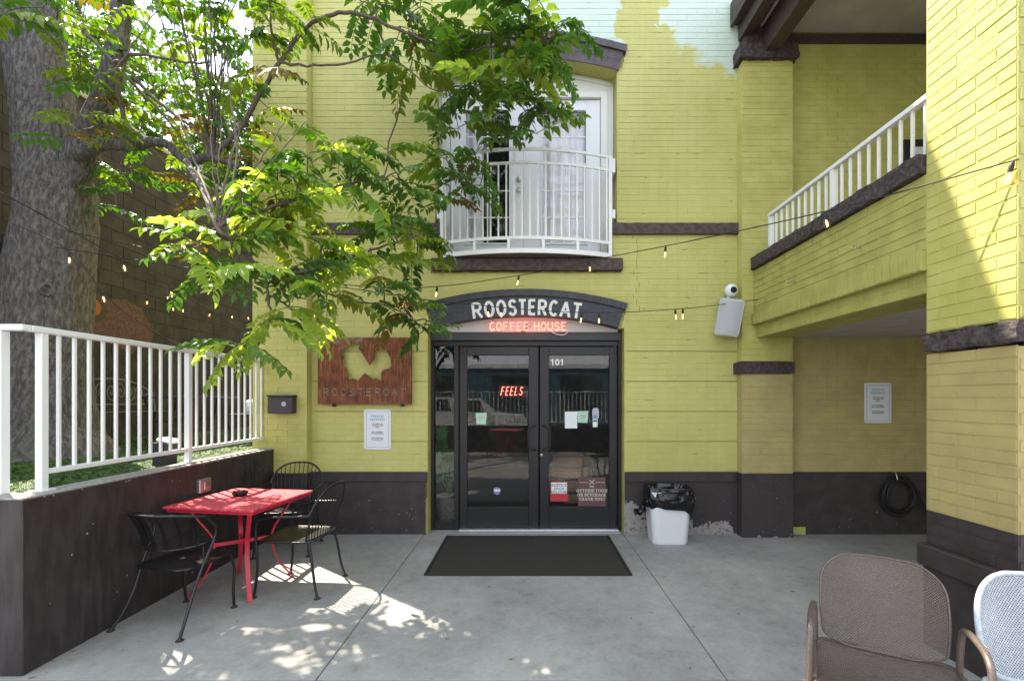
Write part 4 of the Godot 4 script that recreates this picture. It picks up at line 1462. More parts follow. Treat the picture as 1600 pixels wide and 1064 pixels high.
func build_left_wall() -> void:
	var t := thing("block_wall", "tall dark painted concrete block wall with a rock and sun mural", "wall")
	var X := -5.9
	var z0 := -8.0
	var z1 := 3.2
	var H := 5.55
	boxed("core", M.dark_mural, t, Vector3(X - .2, 0, z0), Vector3(X, H, z1))
	boxed("parapet_cap", M.cap, t, Vector3(X - .23, H, z0), Vector3(X + .03, H + .06, z1), .006)
	var face := Transform3D(Basis(Vector3.FORWARD, Vector3.UP, Vector3.RIGHT), Vector3(X, 0, 0))
	var list := courses(.955, .955 + .2 * 22, .2, .4, func(_y: float) -> Array: return [[-z1 + .01, -z0]], .1)
	# blocks that show between trunk and house corner are parts of their own
	var mass := MB.new()
	mass.xf = face
	for q: Array in list:
		if -q[0] < .7 and -q[0] > -6.4 and q[1] < 4.0:
			var key := "block_%d" % roundi(q[2] * 100.0)
			if not brick_shapes.has(key):
				var b := MB.new()
				add_brick(b, 0, 0, q[2] - .01, q[3] - .01, .005, .004)
				brick_shapes[key] = b.mesh()
			var o := inst(brick_shapes[key], "block", M.dark_mural, t)
			o.transform = face * Transform3D(Basis(), Vector3(q[0] + .005, q[1] + .005, rnd(-.0015, .0015)))
		else:
			add_brick(mass, q[0] + .005, q[1] + .005, q[2] - .01, q[3] - .01, .005)
	part(mass, "blockwork", M.dark_mural, t).set_meta("kind", "stuff")
	# mural: red rock outcrops and an orange sun, painted flat on the blocks
	var V := func(x: float, y: float) -> Vector2: return Vector2(x, y)
	var rocks := [
		[V.call(-.1, .98), V.call(-.1, 3.40), V.call(.15, 3.36), V.call(.35, 3.22), V.call(.7, 3.24), V.call(.95, 3.1), V.call(1.1, 2.82), V.call(.6, 2.72), V.call(.1, 2.62), V.call(-.3, 2.2), V.call(.4, 2.16), V.call(1.2, 2.06), V.call(1.5, 1.95), V.call(1.52, 1.6), V.call(1.35, 1.4), V.call(1.1, .98)],
		[V.call(.18, 2.58), V.call(.5, 2.70), V.call(1.0, 2.79), V.call(1.25, 2.72), V.call(1.45, 2.5), V.call(1.5, 2.3), V.call(1.42, 2.14), V.call(1.2, 2.10), V.call(1.1, 2.0), V.call(.7, 2.12), V.call(.3, 2.2)],
	]
	var pm := MB.new()
	for r: Array in rocks:
		pm.xf = face * Transform3D(Basis(), Vector3(.55, .22, .0072 if r.size() > 12 else .0080))
		pm.prism(PackedVector2Array(r), 0, .0004)
	part(pm, "mural_rock", M.mural_rock, t)
	for q: Array in [[.20, .0086, M.mural_ring], [.115, .0094, M.mural_sun]]:
		var b := MB.new()
		b.xf = face * Transform3D(Basis(), Vector3(1.02, 2.80, q[1]))
		var pp := PackedVector2Array()
		for k in 36:
			var a := TAU * k / 36
			var rr: float = q[0] * (1.0 + (.06 * (k % 2) if q[0] > .15 else 0.0))
			pp.append(Vector2(cos(a), sin(a)) * rr)
		b.prism(pp, 0, .0004)
		part(b, "mural_sun", q[2], t)

# ---------------------------------------------------------------- furniture
func soft(pts: Array, n := 6) -> Array:
	# smooth curve through points
	var out := []
	var m := pts.size()
	for k in m - 1:
		var a: Vector3 = pts[maxi(k - 1, 0)]
		var b: Vector3 = pts[k]
		var c: Vector3 = pts[k + 1]
		var d: Vector3 = pts[mini(k + 2, m - 1)]
		for s in n:
			out.append(b.cubic_interpolate(c, a, d, float(s) / n))
	out.append(pts[m - 1])
	return out

func mirror(pts: Array) -> Array:
	var o := []
	for p: Vector3 in pts:
		o.append(Vector3(-p.x, p.y, p.z))
	return o

func rounded(w: float, d: float, r: float, n := 5) -> PackedVector2Array:
	var p := PackedVector2Array()
	for c: Array in [[1, 1, 0], [-1, 1, 90], [-1, -1, 180], [1, -1, 270]]:
		for k in n + 1:
			var a := deg_to_rad(c[2] + 90.0 * k / n)
			p.append(Vector2(c[0] * (w / 2 - r) + cos(a) * r, c[1] * (d / 2 - r) + sin(a) * r))
	return p

# seen from above: faces +z; back at -z
func iron_chair(kind: int, label: String, at: Vector3, turn: float) -> Node3D:
	var t := thing("iron_chair", label, "chair", at, turn, "black wrought iron patio chairs")
	# seat: fine expanded metal sheet in a rim
	var s := MB.new()
	var out := rounded(.46, .44, .09, 6)
	s.xf = Transform3D(Basis(Vector3.RIGHT, -PI / 2), Vector3(0, .428, .01))
	s.prism(out, 0, .004)
	part(s, "seat", M.iron, t)
	var rim := MB.new()
	var rp := []
	for p in out:
		rp.append(Vector3(p.x, .430, -p.y + .01))
	rp.append(rp[0])
	rp.append(rp[1])
	rim.tube(rp, .009, 6, false)
	part(rim, "seat_rim", M.iron, t)
	# back outline
	var top := []
	var low := []
	for k in 25:
		var a := lerpf(-1.0, 1.0, k / 24.0)
		if kind == 0:
			# wide scooped back with flat slats, ends sweeping forward
			top.append(Vector3(.30 * sin(a * 1.35) / sin(1.35), .835 - .045 * pow(absf(a), 2.5), -.33 + .30 * (1.0 - cos(a * 1.35))))
			low.append(Vector3(.245 * sin(a * 1.35) / sin(1.35), .565 + .02 * pow(absf(a), 2.0), -.23 + .24 * (1.0 - cos(a * 1.35))))
		else:
			top.append(Vector3(.27 * sin(a * 1.2) / sin(1.2), .86 - .21 * pow(absf(a), 2.6), -.32 + .16 * (1.0 - cos(a * 1.2))))
			low.append(Vector3(.215 * sin(a * 1.2) / sin(1.2), .44, -.205 + .07 * (1.0 - cos(a * 1.2))))
	var hp := MB.new()
	hp.tube(top, .010, 8)
	part(hp, "back_hoop", M.iron, t)
	var lp := MB.new()
	lp.tube(low, .008, 6)
	part(lp, "back_rail", M.iron, t)
	var count := 7 if kind == 0 else 13
	for k in count:
		var u := lerpf(2.5, 21.5, float(k) / (count - 1)) if kind == 0 else lerpf(2.0, 22.0, float(k) / (count - 1))
		var a: Vector3 = low[int(u)].lerp(low[mini(int(u) + 1, 24)], u - int(u))
		var b: Vector3 = top[int(u)].lerp(top[mini(int(u) + 1, 24)], u - int(u))
		var mid := (a + b) / 2.0 + Vector3(0, 0, .018)
		var w := MB.new()
		if kind == 0:
			w.strap([a, a.lerp(mid, .5) + Vector3(0, 0, .006), mid, mid.lerp(b, .5) + Vector3(0, 0, .004), b], Vector3.RIGHT, .034, .004)
		else:
			w.tube([a, mid, b], .0042, 6)
		part(w, "slat" if kind == 0 else "spindle", M.iron, t)
	# legs, arms
	for sd: float in [-1.0, 1.0]:
		var rear: Array
		var frontl: Array
		if kind == 0:
			rear = soft([top[0] + Vector3(.0, -.005, .0), Vector3(-.285, .66, .0), Vector3(-.27, .43, -.10), Vector3(-.262, .25, -.17), Vector3(-.275, .10, -.24), Vector3(-.30, .012, -.30)])
			frontl = soft([Vector3(-.225, .425, .19), Vector3(-.235, .30, .215), Vector3(-.235, .15, .205), Vector3(-.232, .012, .215)])
		else:
			rear = soft([low[2] + Vector3(-.005, 0, 0), Vector3(-.215, .30, -.205), Vector3(-.225, .12, -.235), Vector3(-.24, .012, -.265)])
			frontl = soft([top[0], Vector3(-.285, .645, -.10), Vector3(-.285, .635, .10), Vector3(-.265, .60, .205), Vector3(-.25, .45, .225), Vector3(-.245, .25, .215), Vector3(-.25, .10, .225), Vector3(-.255, .012, .24)])
		if sd > 0:
			rear = mirror(rear)
			frontl = mirror(frontl)
		for q: Array in [[rear, "leg"], [frontl, "leg"]]:
			var b := MB.new()
			b.tube(q[0], .0105, 8)
			var l := part(b, q[1], M.iron, t)
			var e: Vector3 = q[0][q[0].size() - 1]
			var f := MB.new()
			f.xf = Transform3D(Basis(), Vector3(e.x, .0, e.z))
			f.lathe([[.0, .0], [.024, .0], [.026, .005], [.014, .014], [.010, .02]], 12)
			part(f, "foot", M.rust_foot, l)
		if kind == 0:
			var arm := soft([top[0 if sd < 0 else 24], Vector3(sd * .29, .70, .03), Vector3(sd * .27, .60, .03), low[0 if sd < 0 else 24]])
			var b := MB.new()
			b.tube([Vector3(sd * .235, .565, -.06), Vector3(sd * .245, .43, -.06)], .008, 6)
			part(b, "back_stay", M.iron, t)
			arm.clear()
		else:
			var b := MB.new()
			b.tube([low[0 if sd < 0 else 24] + Vector3(0, -.005, 0), top[1 if sd < 0 else 23]], .009, 6)
			part(b, "back_stay", M.iron, t)
	return t

func red_table(label: String, at: Vector3, turn: float) -> void:
	var t := thing("cafe_table", label, "table", at, turn, "square red metal cafe tables")
	var top := MB.new()
	top.box(Vector3(-.38, .712, -.38), Vector3(.38, .735, .38), .005)
	part(top, "table_top", M.red_top, t)
	var ap := MB.new()
	for q: Array in [[-.36, -.36, .36, -.345], [-.36, .345, .36, .36]]:
		ap.box(Vector3(q[0], .69, q[1]), Vector3(q[2], .7115, q[3]))
	ap.box(Vector3(-.36, .69, -.3445), Vector3(-.345, .7115, .3445))
	ap.box(Vector3(.345, .69, -.3445), Vector3(.36, .7115, .3445))
	part(ap, "apron", M.red, t)
	for k in 4:
		var a := TAU * (k + .5) / 4.0
		var d := Vector3(cos(a), 0, sin(a))
		var sd := d.cross(Vector3.UP)
		var pts := []
		for p: Vector3 in soft([Vector3(.38, .705, 0), Vector3(.30, .58, 0), Vector3(.225, .46, 0), Vector3(.205, .37, 0), Vector3(.225, .25, 0), Vector3(.285, .12, 0), Vector3(.375, .0, 0)], 5):
			pts.append(d * p.x + Vector3.UP * p.y)
		var b := MB.new()
		b.strap(pts, sd, .032, .012)
		part(b, "leg", M.red, t)
	var st := MB.new()
	for k in 2:
		var a := TAU * (k + .5) / 4.0
		var d := Vector3(cos(a), 0, sin(a))
		st.strap([d * -.205 + Vector3.UP * (.372 + k * .007), d * .205 + Vector3.UP * (.372 + k * .007)], Vector3.UP, .028, .007)
	part(st, "stretcher", M.red, t)

func mesh_panel(b: MB, surf: Callable, inside: Callable, nu: int, nv: int, w: float) -> void:
	# woven lattice on a curved surface: diagonal wires
	var step := 1.0 / nu
	for dirn in 2:
		for k in range(-nv, nu + nv):
			var run := []
			for j in nv * 2 + 1:
				var v := j / (2.0 * nv)
				var u: float = (k + (v * nv if dirn == 0 else (1.0 - v) * nv)) * step
				var ok: bool = u >= 0.0 and u <= 1.0 and inside.call(u, v)
				if ok:
					run.append(surf.call(u, v) + Vector3(0, 0, .0012 if dirn else -.0012))
				if (not ok or j == nv * 2) and run.size() > 1:
					for e in run.size() - 1:
						var p: Vector3 = run[e]
						var q: Vector3 = run[e + 1]
						var sd := (q - p).cross(Vector3(0, .25, 1)).normalized() * w * .5
						b.quad(p - sd, q - sd, q + sd, p + sd)
				if not ok:
					run = []

func mesh_chair(called: String, label: String, m: Material, at: Vector3, turn: float, round_top: bool) -> Node3D:
	var t := thing(called, label, "chair", at, turn, "wire mesh patio armchairs")
	var W := .56 if round_top else .49
	var surf := func(u: float, v: float) -> Vector3:
		var x := (u - .5) * W
		return Vector3(x, .455 + v * .40, -.20 - v * .10 - .06 * v * v + .16 * pow(absf(x) / (W * .5), 2.0) * (.5 + .3 * v) * (1.0 if round_top else .7))
	var half := func(v: float) -> float:
		# half width of the back at height v, as a share of its full width
		var h := lerpf(.40, .50, minf(v * 2.2, 1.0)) if round_top else lerpf(.46, .50, sin(v * PI * .9))
		if v < .16:
			h -= .20 * pow((.16 - v) / .16, 2.0)
		var r := .55 if round_top else .30
		if v > 1.0 - r:
			var e := (v - 1.0 + r) / r
			h *= sqrt(maxf(0.0, 1.0 - pow(e, 2.6 if round_top else 3.0) * (.96 if round_top else .62)))
		return h
	var inside := func(u: float, v: float) -> bool: return absf(u - .5) < half.call(v)
	var b := MB.new()
	mesh_panel(b, surf, inside, 40, 34, .0042)
	part(b, "back_mesh", m, t)
	var edge := []
	for k in 41:
		var v := k / 40.0
		edge.append(surf.call(.5 - half.call(v), v))
	var hv: float = half.call(1.0)
	for k in range(1, 12):
		edge.append(surf.call(.5 + lerpf(-hv, hv, k / 12.0), 1.0))
	for k in 41:
		var v := 1.0 - k / 40.0
		edge.append(surf.call(.5 + half.call(v), v))
	edge.append(edge[0])
	edge.append(edge[1])
	var rim := MB.new()
	rim.tube(edge, .011 if round_top else .0055, 8, false)
	part(rim, "back_rim", m, t)
	# seat
	var seat := func(u: float, v: float) -> Vector3:
		var x := (u - .5) * .54
		return Vector3(x, .445 + .02 * pow(absf(x) / .27, 2.0) - .02 * sin(v * PI) - (.03 * pow(maxf(0.0, v - .8) / .2, 2.0)), -.20 + v * .50)
	var sin_ := func(u: float, v: float) -> bool: return absf(u - .5) < .5 - .10 * pow(absf(v - .5) * 2.0, 6.0)
	var sb := MB.new()
	mesh_panel(sb, seat, sin_, 42, 38, .0042)
	part(sb, "seat_mesh", m, t)
	var sr := MB.new()
	var se := []
	for p in rounded(.54, .50, .07, 5):
		se.append(seat.call(clampf(p.x / .54 + .5, 0, 1), clampf(.5 - p.y / .50, 0, 1)))
	se.append(se[0])
	se.append(se[1])
	sr.tube(se, .008, 8, false)
	part(sr, "seat_rim", m, t)
	var aw := .285
	for sd: float in [-1.0, 1.0]:
		# one bent tube: front leg, arm, down to the back leg
		var q := soft([Vector3(sd * (aw + .015), .008, .27), Vector3(sd * (aw + .01), .35, .24), Vector3(sd * (aw + .005), .60, .20), Vector3(sd * (aw + .003), .665, .15), Vector3(sd * aw, .675, .05), Vector3(sd * (aw - .01), .672, -.06), Vector3(sd * (aw - .015), .63, -.12), Vector3(sd * (aw - .018), .45, -.15), Vector3(sd * (aw - .012), .25, -.20), Vector3(sd * (aw - .005), .008, -.30)])
		if round_top:
			for e: Array in [[.22, .28], [-.12, -.30]]:
				var lg := MB.new()
				lg.tube([Vector3(sd * .24, .44, e[0]), Vector3(sd * .28, .03, e[1])], .012, 8)
				part(lg, "leg", m, t)
			continue
		var a := MB.new()
		a.tube(q, .013, 10)
		part(a, "arm_and_legs", M.brown_chair, t)
		var link := MB.new()
		link.tube([Vector3(sd * .288, .44, -.14), Vector3(sd * .25, .44, -.12)], .008, 6)
		link.tube([Vector3(sd * .322, .44, .23), Vector3(sd * .25, .44, .22)], .008, 6)
		part(link, "bracket", M.brown_chair, t)
	return t

func build_objects() -> void:
	# doormat
	var mt := thing("doormat", "large dark brown ribbed mat in front of the double doors", "mat", Vector3(.018, .0, .68))
	boxed("mat", M.rubber, mt, Vector3(-.915, .003, -.595), Vector3(.915, .013, .595), .004)
	for q: Array in [[-.915, -.595, -.885, .595], [.885, -.595, .915, .595]]:
		boxed("border", M.black_plastic, mt, Vector3(q[0], .0132, q[1] + .005), Vector3(q[2], .0155, q[3] - .005))
	# table, ashtray, chairs
	red_table("square red metal cafe table with an ashtray beside the planter wall", Vector3(-2.34, 0, 1.50), deg_to_rad(-8.0))
	var ash := thing("ashtray", "small dark ashtray on the red cafe table", "ashtray", Vector3(-2.42, .7365, 1.42))
	var ab := MB.new()
	ab.lathe([[.0, .0], [.045, .0], [.058, .012], [.062, .034], [.054, .034], [.046, .014], [.0, .010]], 20)
	part(ab, "bowl", M.iron, ash)
	for k in 4:
		boxed("notch_rest", M.iron, ash, Vector3(.05 * cos(k * TAU / 4) - .008, .034, .05 * sin(k * TAU / 4) - .008), Vector3(.05 * cos(k * TAU / 4) + .008, .04, .05 * sin(k * TAU / 4) + .008), .002)
	iron_chair(0, "black iron chair with wide flat back slats, nearest to the camera", Vector3(-2.44, 0, 2.04), deg_to_rad(167.0)).scale = Vector3.ONE * .95
	iron_chair(1, "black iron chair with thin spindles, facing left to the red table", Vector3(-1.87, 0, 1.49), deg_to_rad(-94.0))
	iron_chair(1, "black iron chair with hooped back, between red table and house wall", Vector3(-2.43, 0, .56), deg_to_rad(8.0))
	# mesh armchairs
	mesh_chair("mesh_armchair", "weathered brown wire mesh armchair in the right foreground", M.brown_chair, Vector3(1.49, 0, 3.47), deg_to_rad(-31.0), false).scale = Vector3.ONE * .945
	mesh_chair("mesh_armchair", "pale blue-white wire mesh armchair at the bottom right corner", M.white_chair, Vector3(2.035, 0, 3.74), deg_to_rad(-10.0), true).scale = Vector3.ONE * .95
	build_bin()
	# signs
	for q: Array in [[Vector3(-1.70, 1.202, .012), "white private property sign below the rusty plate"], [Vector3(4.025, 1.505, .012), "white private property sign on the shaded wall under the porch"]]:
		var s := thing("property_sign", q[1], "sign", q[0], 0.0, "private property signs")
		boxed("plate", M.sign_white, s, Vector3(-.155, -.23, -.006), Vector3(.155, .23, 0), .002)
		var bd := MB.new()
		for e: Array in [[-.130, -.205, .130, -.202], [-.130, .202, .130, .205], [-.130, -.2015, -.127, .2015], [.127, -.2015, .130, .2015]]:
			bd.box(Vector3(e[0], e[1], -.0005), Vector3(e[2], e[3], .0006))
		part(bd, "border", M.sign_line, s)
		for w: Array in [["PRIVATE", .15, .026, 1], ["PROPERTY", .112, .026, 1], ["THIS AREA FOR", .062, .0125, 0], ["CUSTOMER USE", .042, .0125, 0], ["ONLY", .022, .0125, 0], ["NO LOITERING", -.028, .0125, 0], ["NO TRESPASSING", -.048, .0125, 0], ["VIOLATORS WILL", -.098, .0125, 0], ["BE PROSECUTED", -.118, .0125, 0]]:
			words(w[0], w[2], "lettering", M.sign_blue if w[3] else M.sign_ink, s, Vector3(0, w[1], .0006), true)
		for cx: float in [-.14, .14]:
			for cy: float in [-.215, .215]:
				var sc := MB.new()
				sc.xf = Transform3D(Basis(Vector3.RIGHT, PI / 2), Vector3(cx, cy, 0))
				sc.lathe([[.007, .0], [.005, .003], [.0, .004]], 10)
				part(sc, "screw", M.steel, s)
	build_rusty_sign()
	# mailbox
	var mb := thing("mailbox", "small dark grey mailbox with a pink round sticker on the pilaster", "mailbox", Vector3(-2.70, 1.49, .13))
	boxed("box", M.mailbox, mb, Vector3(-.135, -.10, .0), Vector3(.135, .085, .11), .008)
	boxed("lid", M.mailbox, mb, Vector3(-.145, .0852, -.0), Vector3(.145, .105, .125), .006)
	var st := MB.new()
	var pp := PackedVector2Array()
	for k in 18:
		pp.append(Vector2(cos(TAU * k / 18), sin(TAU * k / 18)) * .026)
	st.prism(pp, 0, .001)
	part(st, "round_sticker", M.sticker_lilac, mb, Vector3(.045, .005, .1101))
	# loudspeaker
	var sp := thing("loudspeaker", "tilted pale grey outdoor loudspeaker high on the wall by the porch", "speaker", Vector3(2.255, 2.455, .17))
	sp.rotation = Vector3(deg_to_rad(14), deg_to_rad(-20), deg_to_rad(-9))
	var cb := MB.new()
	var prof := rounded(.25, .40, .03, 4)
	cb.prism(prof, -.12, .06)
	part(cb, "cabinet", M.speaker, sp)
	var gl := MB.new()
	gl.tinted = false
	for k in 12:
		var a0 := lerpf(-.118, .118, k / 12.0)
		var a1 := lerpf(-.118, .118, (k + 1) / 12.0)
		var z0 := .061 + .028 * (1.0 - pow(a0 / .118, 2.0))
		var z1 := .061 + .028 * (1.0 - pow(a1 / .118, 2.0))
		gl.quad(Vector3(a0, -.185, z0), Vector3(a1, -.185, z1), Vector3(a1, .185, z1), Vector3(a0, .185, z0))
		gl.quad(Vector3(a0, .185, z0), Vector3(a1, .185, z1), Vector3(a1, .185, .06), Vector3(a0, .185, .06))
		gl.quad(Vector3(a0, -.185, .06), Vector3(a1, -.185, .06), Vector3(a1, -.185, z1), Vector3(a0, -.185, z0))
	part(gl, "grille", M.grille, sp)
	boxed("bracket", M.speaker, sp, Vector3(-.03, -.05, -.20), Vector3(.03, .05, -.12), .005)
	# dome camera
	var cam := thing("security_camera", "white ball security camera with a black lens above the loudspeaker", "camera", Vector3(2.30, 2.765, .12))
	var ball := MB.new()
	ball.xf = Transform3D(Basis(Vector3.RIGHT, PI / 2 + .1), Vector3.ZERO)
	var bp := []
	for k in 15:
		var a := lerpf(-PI / 2, PI / 2 * .62, k / 14.0)
		bp.append([.072 * cos(a), .072 * sin(a)])
	bp.append([.036, .063])
	ball.lathe(bp, 24)
	part(ball, "shell", M.white, cam)
	var lens := MB.new()
	lens.xf = Transform3D(Basis(Vector3.RIGHT, PI / 2 + .1), Vector3.ZERO)
	lens.lathe([[.0355, .05], [.034, .066], [.015, .069], [.0, .067]], 20)
	part(lens, "lens", M.frame, cam)
	var mount := MB.new()
	mount.tube([Vector3(-.01, -.06, -.02), Vector3(-.015, -.085, -.05), Vector3(-.015, -.09, -.12)], .022, 10)
	part(mount, "mount", M.white, cam)
	# cable coil on the shaded plinth
	var co := thing("hose_coil", "coil of black cable hanging on a hook under the porch", "cable", Vector3(4.24, .47, .02))
	var cl := MB.new()
	for k in 5:
		var ring := []
		for j in 25:
			var a := TAU * j / 24.0
			ring.append(Vector3((.17 + .018 * sin(k * 2.1)) * cos(a) + .02 * sin(k * 3.0), (.19 + .02 * cos(k * 1.7)) * sin(a) - .02 * k * .4, .025 + .014 * (k % 3) + .008 * sin(a * 2.0 + k)))
		cl.tube(ring, .014, 7, false)
	part(cl, "coil", M.cable, co)
	var tail := MB.new()
	tail.tube(soft([Vector3(.14, .10, .03), Vector3(.20, .02, .05), Vector3(.26, -.12, .05), Vector3(.34, -.26, .04), Vector3(.42, -.46, .03)]), .013, 7)
	part(tail, "tail", M.cable, co)
	var hook := MB.new()
	hook.tube(soft([Vector3(-.06, .245, -.016), Vector3(-.06, .245, .05), Vector3(-.06, .18, .075), Vector3(-.06, .165, .06)]), .006, 6)
	part(hook, "hook", M.steel, co)
	build_neon()
	build_lawn_things()

func build_bin() -> void:
	var t := thing("waste_bin", "white plastic waste bin lined with a black bag beside the doors", "bin", Vector3(1.545, 0, .25))
	var b := MB.new()
	var rings := []
	for q: Array in [[.0, .365, .28], [.015, .375, .29], [.30, .42, .315], [.56, .46, .335]]:
		var ring := []
		for p in rounded(q[1], q[2], .07, 5):
			ring.append(Vector3(p.x, q[0], -p.y))
		rings.append(ring)
	for k in rings.size() - 1:
		var n: int = rings[k].size()
		for j in n:
			var l := (j + 1) % n
			b.quad(rings[k][j], rings[k][l], rings[k + 1][l], rings[k + 1][j])
	part(b, "tub", M.bin, t)
	# bag: crumpled sleeve over the rim
	var f := noise(9.0, 4, 101)
	var f2 := noise(5.5, 3, 102)
	var g := MB.new()
	var cols := 96
	var rows := 34
	var grid := []
	for r in rows + 1:
		var v := float(r) / rows
		var line := []
		for c in cols:
			var a := TAU * c / cols
			var rect := Vector2(signf(cos(a)) * pow(absf(cos(a)), .55) * .235, signf(sin(a)) * pow(absf(sin(a)), .55) * .172)
			var hem := .30 + .09 * (1.0 - smoothstep(-.1, .9, cos(a))) + .012 * sin(a * 7.0)
			var y := lerpf(hem, .605, minf(v * 1.35, 1.0))
			var k := 1.015 + .055 * sin(minf(v * 1.35, 1.0) * PI)
			if v > .74:
				var e := (v - .74) / .26
				y = .605 - .17 * e * e
				k = 1.0 - .22 * e
			var p := Vector3(rect.x * k, y, rect.y * k)
			var fold := f.get_noise_3d(cos(a) * .16 + y * .10, y * .25, sin(a) * .16) * .045 + (1.0 - absf(f2.get_noise_3d(cos(a) * .30 + y * .5, y * 1.1 + sin(a) * .3, sin(a) * .30))) * .020 - .014
			p += Vector3(cos(a), .25, sin(a)) * fold * (.5 + .5 * sin(v * PI))
			line.append(p)
		grid.append(line)
	smooth_rings(g, grid)
	var knot := []
	var rad := []
	for k in 26:
		var u := k / 25.0
		knot.append(Vector3(-.215 - .15 * u, .45 - .16 * u + .02 * sin(u * 9.0), .06 + .02 * sin(u * 13.0)))
		rad.append((.040 - .012 * u) * (1.0 + .38 * sin(u * 31.0)) if k < 25 else .004)
	g.tube(knot, rad, 12)
	var bag := part(g, "bag", M.bag, t)
	bag.set_meta("label", "crumpled black bin bag with a twisted knot at the side")

func build_rusty_sign() -> void:
	var t := thing("rusty_sign", "rusted steel plate sign with cut-out rooster and cat heads", "sign")
	var c := CSGCombiner3D.new()
	c.name = "plate"
	t.add_child(c)
	var X0 := -2.36
	var X1 := -1.30
	var Y0 := 1.492
	var Y1 := 2.245
	var slab := CSGBox3D.new()
	slab.name = "slab"
	slab.size = Vector3(X1 - X0, Y1 - Y0, .006)
	slab.position = Vector3((X0 + X1) / 2, (Y0 + Y1) / 2, .062)
	slab.material = M.corten
	c.add_child(slab)
	# outline of the two heads back to back, read in 1.0 x 0.7 of the plate
	var raw := [[.245, .775], [.26, .80], [.268, .79], [.28, .825], [.292, .815], [.305, .85], [.318, .842], [.335, .885], [.35, .872], [.372, .925], [.39, .905], [.415, .93], [.45, .905], [.445, .86], [.43, .845], [.47, .77], [.52, .66], [.555, .58], [.585, .635], [.605, .70], [.615, .81], [.635, .845], [.665, .815], [.69, .825], [.72, .85], [.735, .825], [.745, .77], [.775, .70], [.785, .60], [.78, .56], [.755, .53], [.72, .525], [.69, .50], [.675, .46], [.68, .36], [.66, .36], [.62, .395], [.59, .365], [.565, .395], [.535, .43], [.51, .47], [.485, .44], [.46, .40], [.43, .345], [.40, .375], [.37, .38], [.33, .36], [.315, .42], [.318, .50], [.30, .535], [.27, .575], [.265, .64], [.28, .71], [.255, .735]]
	var poly := PackedVector2Array()
	for p: Array in raw:
		poly.append(Vector2(lerpf(X0, X1, p[0]), lerpf(Y0, Y1, p[1])))
	var hole := CSGPolygon3D.new()
	hole.name = "heads"
	hole.polygon = poly
	hole.depth = .2
	hole.position.z = .15
	hole.operation = CSGShape3D.OPERATION_SUBTRACTION
	hole.material = M.corten
	c.add_child(hole)
	# cut letters
	var nm := "ROOSTERCAT"
	var adv := (X1 - X0 - .09) / 10.0
	for k in nm.length():
		for st: Array in glyphs[nm[k]]:
			for j in st.size() - 1:
				var a: Vector2 = st[j]
				var b: Vector2 = st[j + 1]
				var ox := X0 + .045 + adv * k
				var p := Vector2(ox + a.x * adv * .66 + adv * .15, 1.588 + a.y * .082)
				var q := Vector2(ox + b.x * adv * .66 + adv * .15, 1.588 + b.y * .082)
				var cut := CSGBox3D.new()
				cut.name = "cut"
				cut.size = Vector3(p.distance_to(q) + .008, .0125, .05)
				cut.position = Vector3((p.x + q.x) / 2, (p.y + q.y) / 2, .062)
				cut.rotation.z = (q - p).angle()
				cut.operation = CSGShape3D.OPERATION_SUBTRACTION
				cut.material = M.corten
				c.add_child(cut, true)
	boxed("added_letter_backing", M.cap, t, Vector3(X0 + .03, 1.575, .050), Vector3(X1 - .03, 1.685, .053))  # pale strip added behind the cuts so the dim letters read brighter
	for e: Array in [[X0, Y0, X0 + .004, Y1], [X1 - .004, Y0, X1, Y1], [X0 + .0045, Y0, X1 - .0045, Y0 + .004], [X0 + .0045, Y1 - .004, X1 - .0045, Y1]]:
		boxed("return_edge", M.corten, t, Vector3(e[0], e[1], .03), Vector3(e[2], e[3], .0588))
	for q: Array in [[-2.19, Y1 + .012], [-2.19, Y0 - .015], [-1.41, Y0 - .015]]:
		boxed("bracket", M.iron, t, Vector3(q[0] - .018, q[1] - .014, .004), Vector3(q[0] + .018, q[1] + .014, .05), .004)

func neon_word(parent: Node, text: String, x: float, y: float, z: float, w: float, gap: float, h: float, r: float, slant := 0.0) -> void:
	for k in text.length():
		if text[k] == " ":
			x += w * .75
			continue
		var b := MB.new()
		for st: Array in glyphs[text[k]]:
			var q := []
			for p: Vector2 in st:
				q.append(Vector3(x + p.x * w + p.y * h * slant, y + p.y * h, z))
			b.tube(q, r, 6)
		part(b, "neon_tube", M.neon, parent)
		x += w + gap

